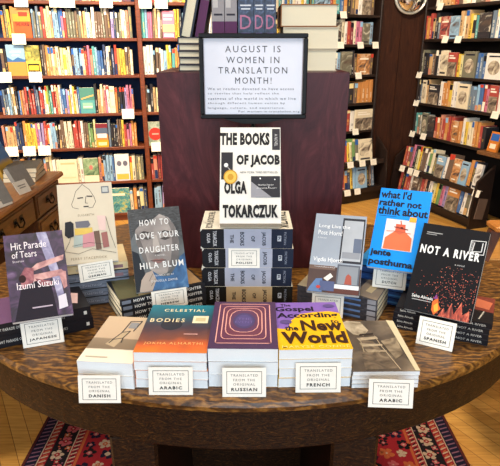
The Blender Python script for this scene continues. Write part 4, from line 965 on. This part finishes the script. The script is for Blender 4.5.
# ---- beyond 300 paperbacks in view, the smallest shelf books become one object
def seen(o):
    ps = [proj(o.matrix_basis @ Vector(c)) for c in o.bound_box]
    xs = [min(500, max(0, p[0])) for p in ps]; ys = [min(466, max(0, p[1])) for p in ps]
    return (max(xs)-min(xs))*(max(ys)-min(ys))
n_other = sum(1 for o in bpy.data.objects if o.name.startswith('paperback_book')) - len(SHELF) - len(BEHIND)
SHELF.sort(key=seen, reverse=True)
rest = SHELF[300-n_other:] + BEHIND
mb = MB()
for o in rest:
    X = o.matrix_basis; me = o.data; off = len(mb.v)
    mb.v += [tuple(X @ v.co) for v in me.vertices]
    for p in me.polygons:
        mb.f.append([off+i for i in p.vertices]); mb.fm.append(mb.mi(me.materials[p.material_index])); mb.sm.append(False)
    bpy.data.objects.remove(o)
tag(mb.build('slim_shelf_books'), 'the many slimmest book spines filling the shelves between the larger books', 'books', kind='stuff')

# ================================================================== LIGHT
W = bpy.data.worlds.new('daylight'); SC.world = W; W.use_nodes = True
W.node_tree.nodes['Background'].inputs[0].default_value = (.72, .86, 1, 1); W.node_tree.nodes['Background'].inputs[1].default_value = .9
def area(name, loc, target, size, energy, color, sy=None, spread=None):
    l = bpy.data.lights.new(name, 'AREA'); l.energy = energy; l.color = color; l.size = size
    if sy: l.shape = 'RECTANGLE'; l.size_y = sy
    if spread: l.spread = spread
    o = bpy.data.objects.new(name, l); COL.objects.link(o); o.location = loc
    d = Vector(target)-Vector(loc); o.rotation_euler = d.to_track_quat('-Z', 'Y').to_euler()
    return o
def spot(name, loc, target, energy, color, angle=70, blend=.8, r=.06):
    l = bpy.data.lights.new(name, 'SPOT'); l.energy = energy; l.color = color; l.spot_size = R(angle); l.spot_blend = blend; l.shadow_soft_size = r
    o = bpy.data.objects.new(name, l); COL.objects.link(o); o.location = loc
    d = Vector(target)-Vector(loc); o.rotation_euler = d.to_track_quat('-Z', 'Y').to_euler()
    return o
warm = (1, .84, .62); neutral = (1, .93, .83); cool = (.72, .87, 1)
area('shop_window_daylight', (.6,-2.9,1.8), (0,1.3,.9), 3.2, 115, cool, 1.8)
area('ceiling_lamp_table', (.0,.6,2.93), (0,1.3,.75), .9, 30, neutral)
area('fill_light_left', (-2.9,1.2,2.3), (-.4,1.3,.75), .9, 105, neutral)  # unseen fill, added to brighten the left-facing sides of the table stacks
spot('ceiling_spot_left', (-1.5,2.6,2.93), (-1.4,4.4,1.0), 390, warm, 84)
spot('ceiling_spot_left_floor', (-.7,3.1,2.93), (-.75,4.2,.6), 290, warm, 75)
spot('ceiling_spot_corner', (.7,3.6,2.93), (.95,5.1,.8), 90, warm, 80)
spot('ceiling_spot_right', (.7,3.3,2.93), (1.8,4.6,.8), 170, warm, 85)
spot('ceiling_spot_floor_right', (1.6,1.8,2.93), (1.2,1.9,0), 340, warm, 95, .9, .3)

# ================================================================== CAMERA
cam = bpy.data.cameras.new('camera'); co = bpy.data.objects.new('camera', cam); COL.objects.link(co)
cam.sensor_fit = 'HORIZONTAL'; cam.sensor_width = 36; cam.lens = 36*F/500; cam.shift_y = (CY-233)/500
cam.clip_start = .02
co.location = (0, 0, CAMZ); co.rotation_euler = (R(90)-PITCH, 0, 0)
SC.camera = co
SC.view_settings.view_transform = 'Standard'; SC.view_settings.look = 'None'
SC.view_settings.gamma = 1; SC.view_settings.exposure = 0; SC.view_settings.use_curve_mapping = False
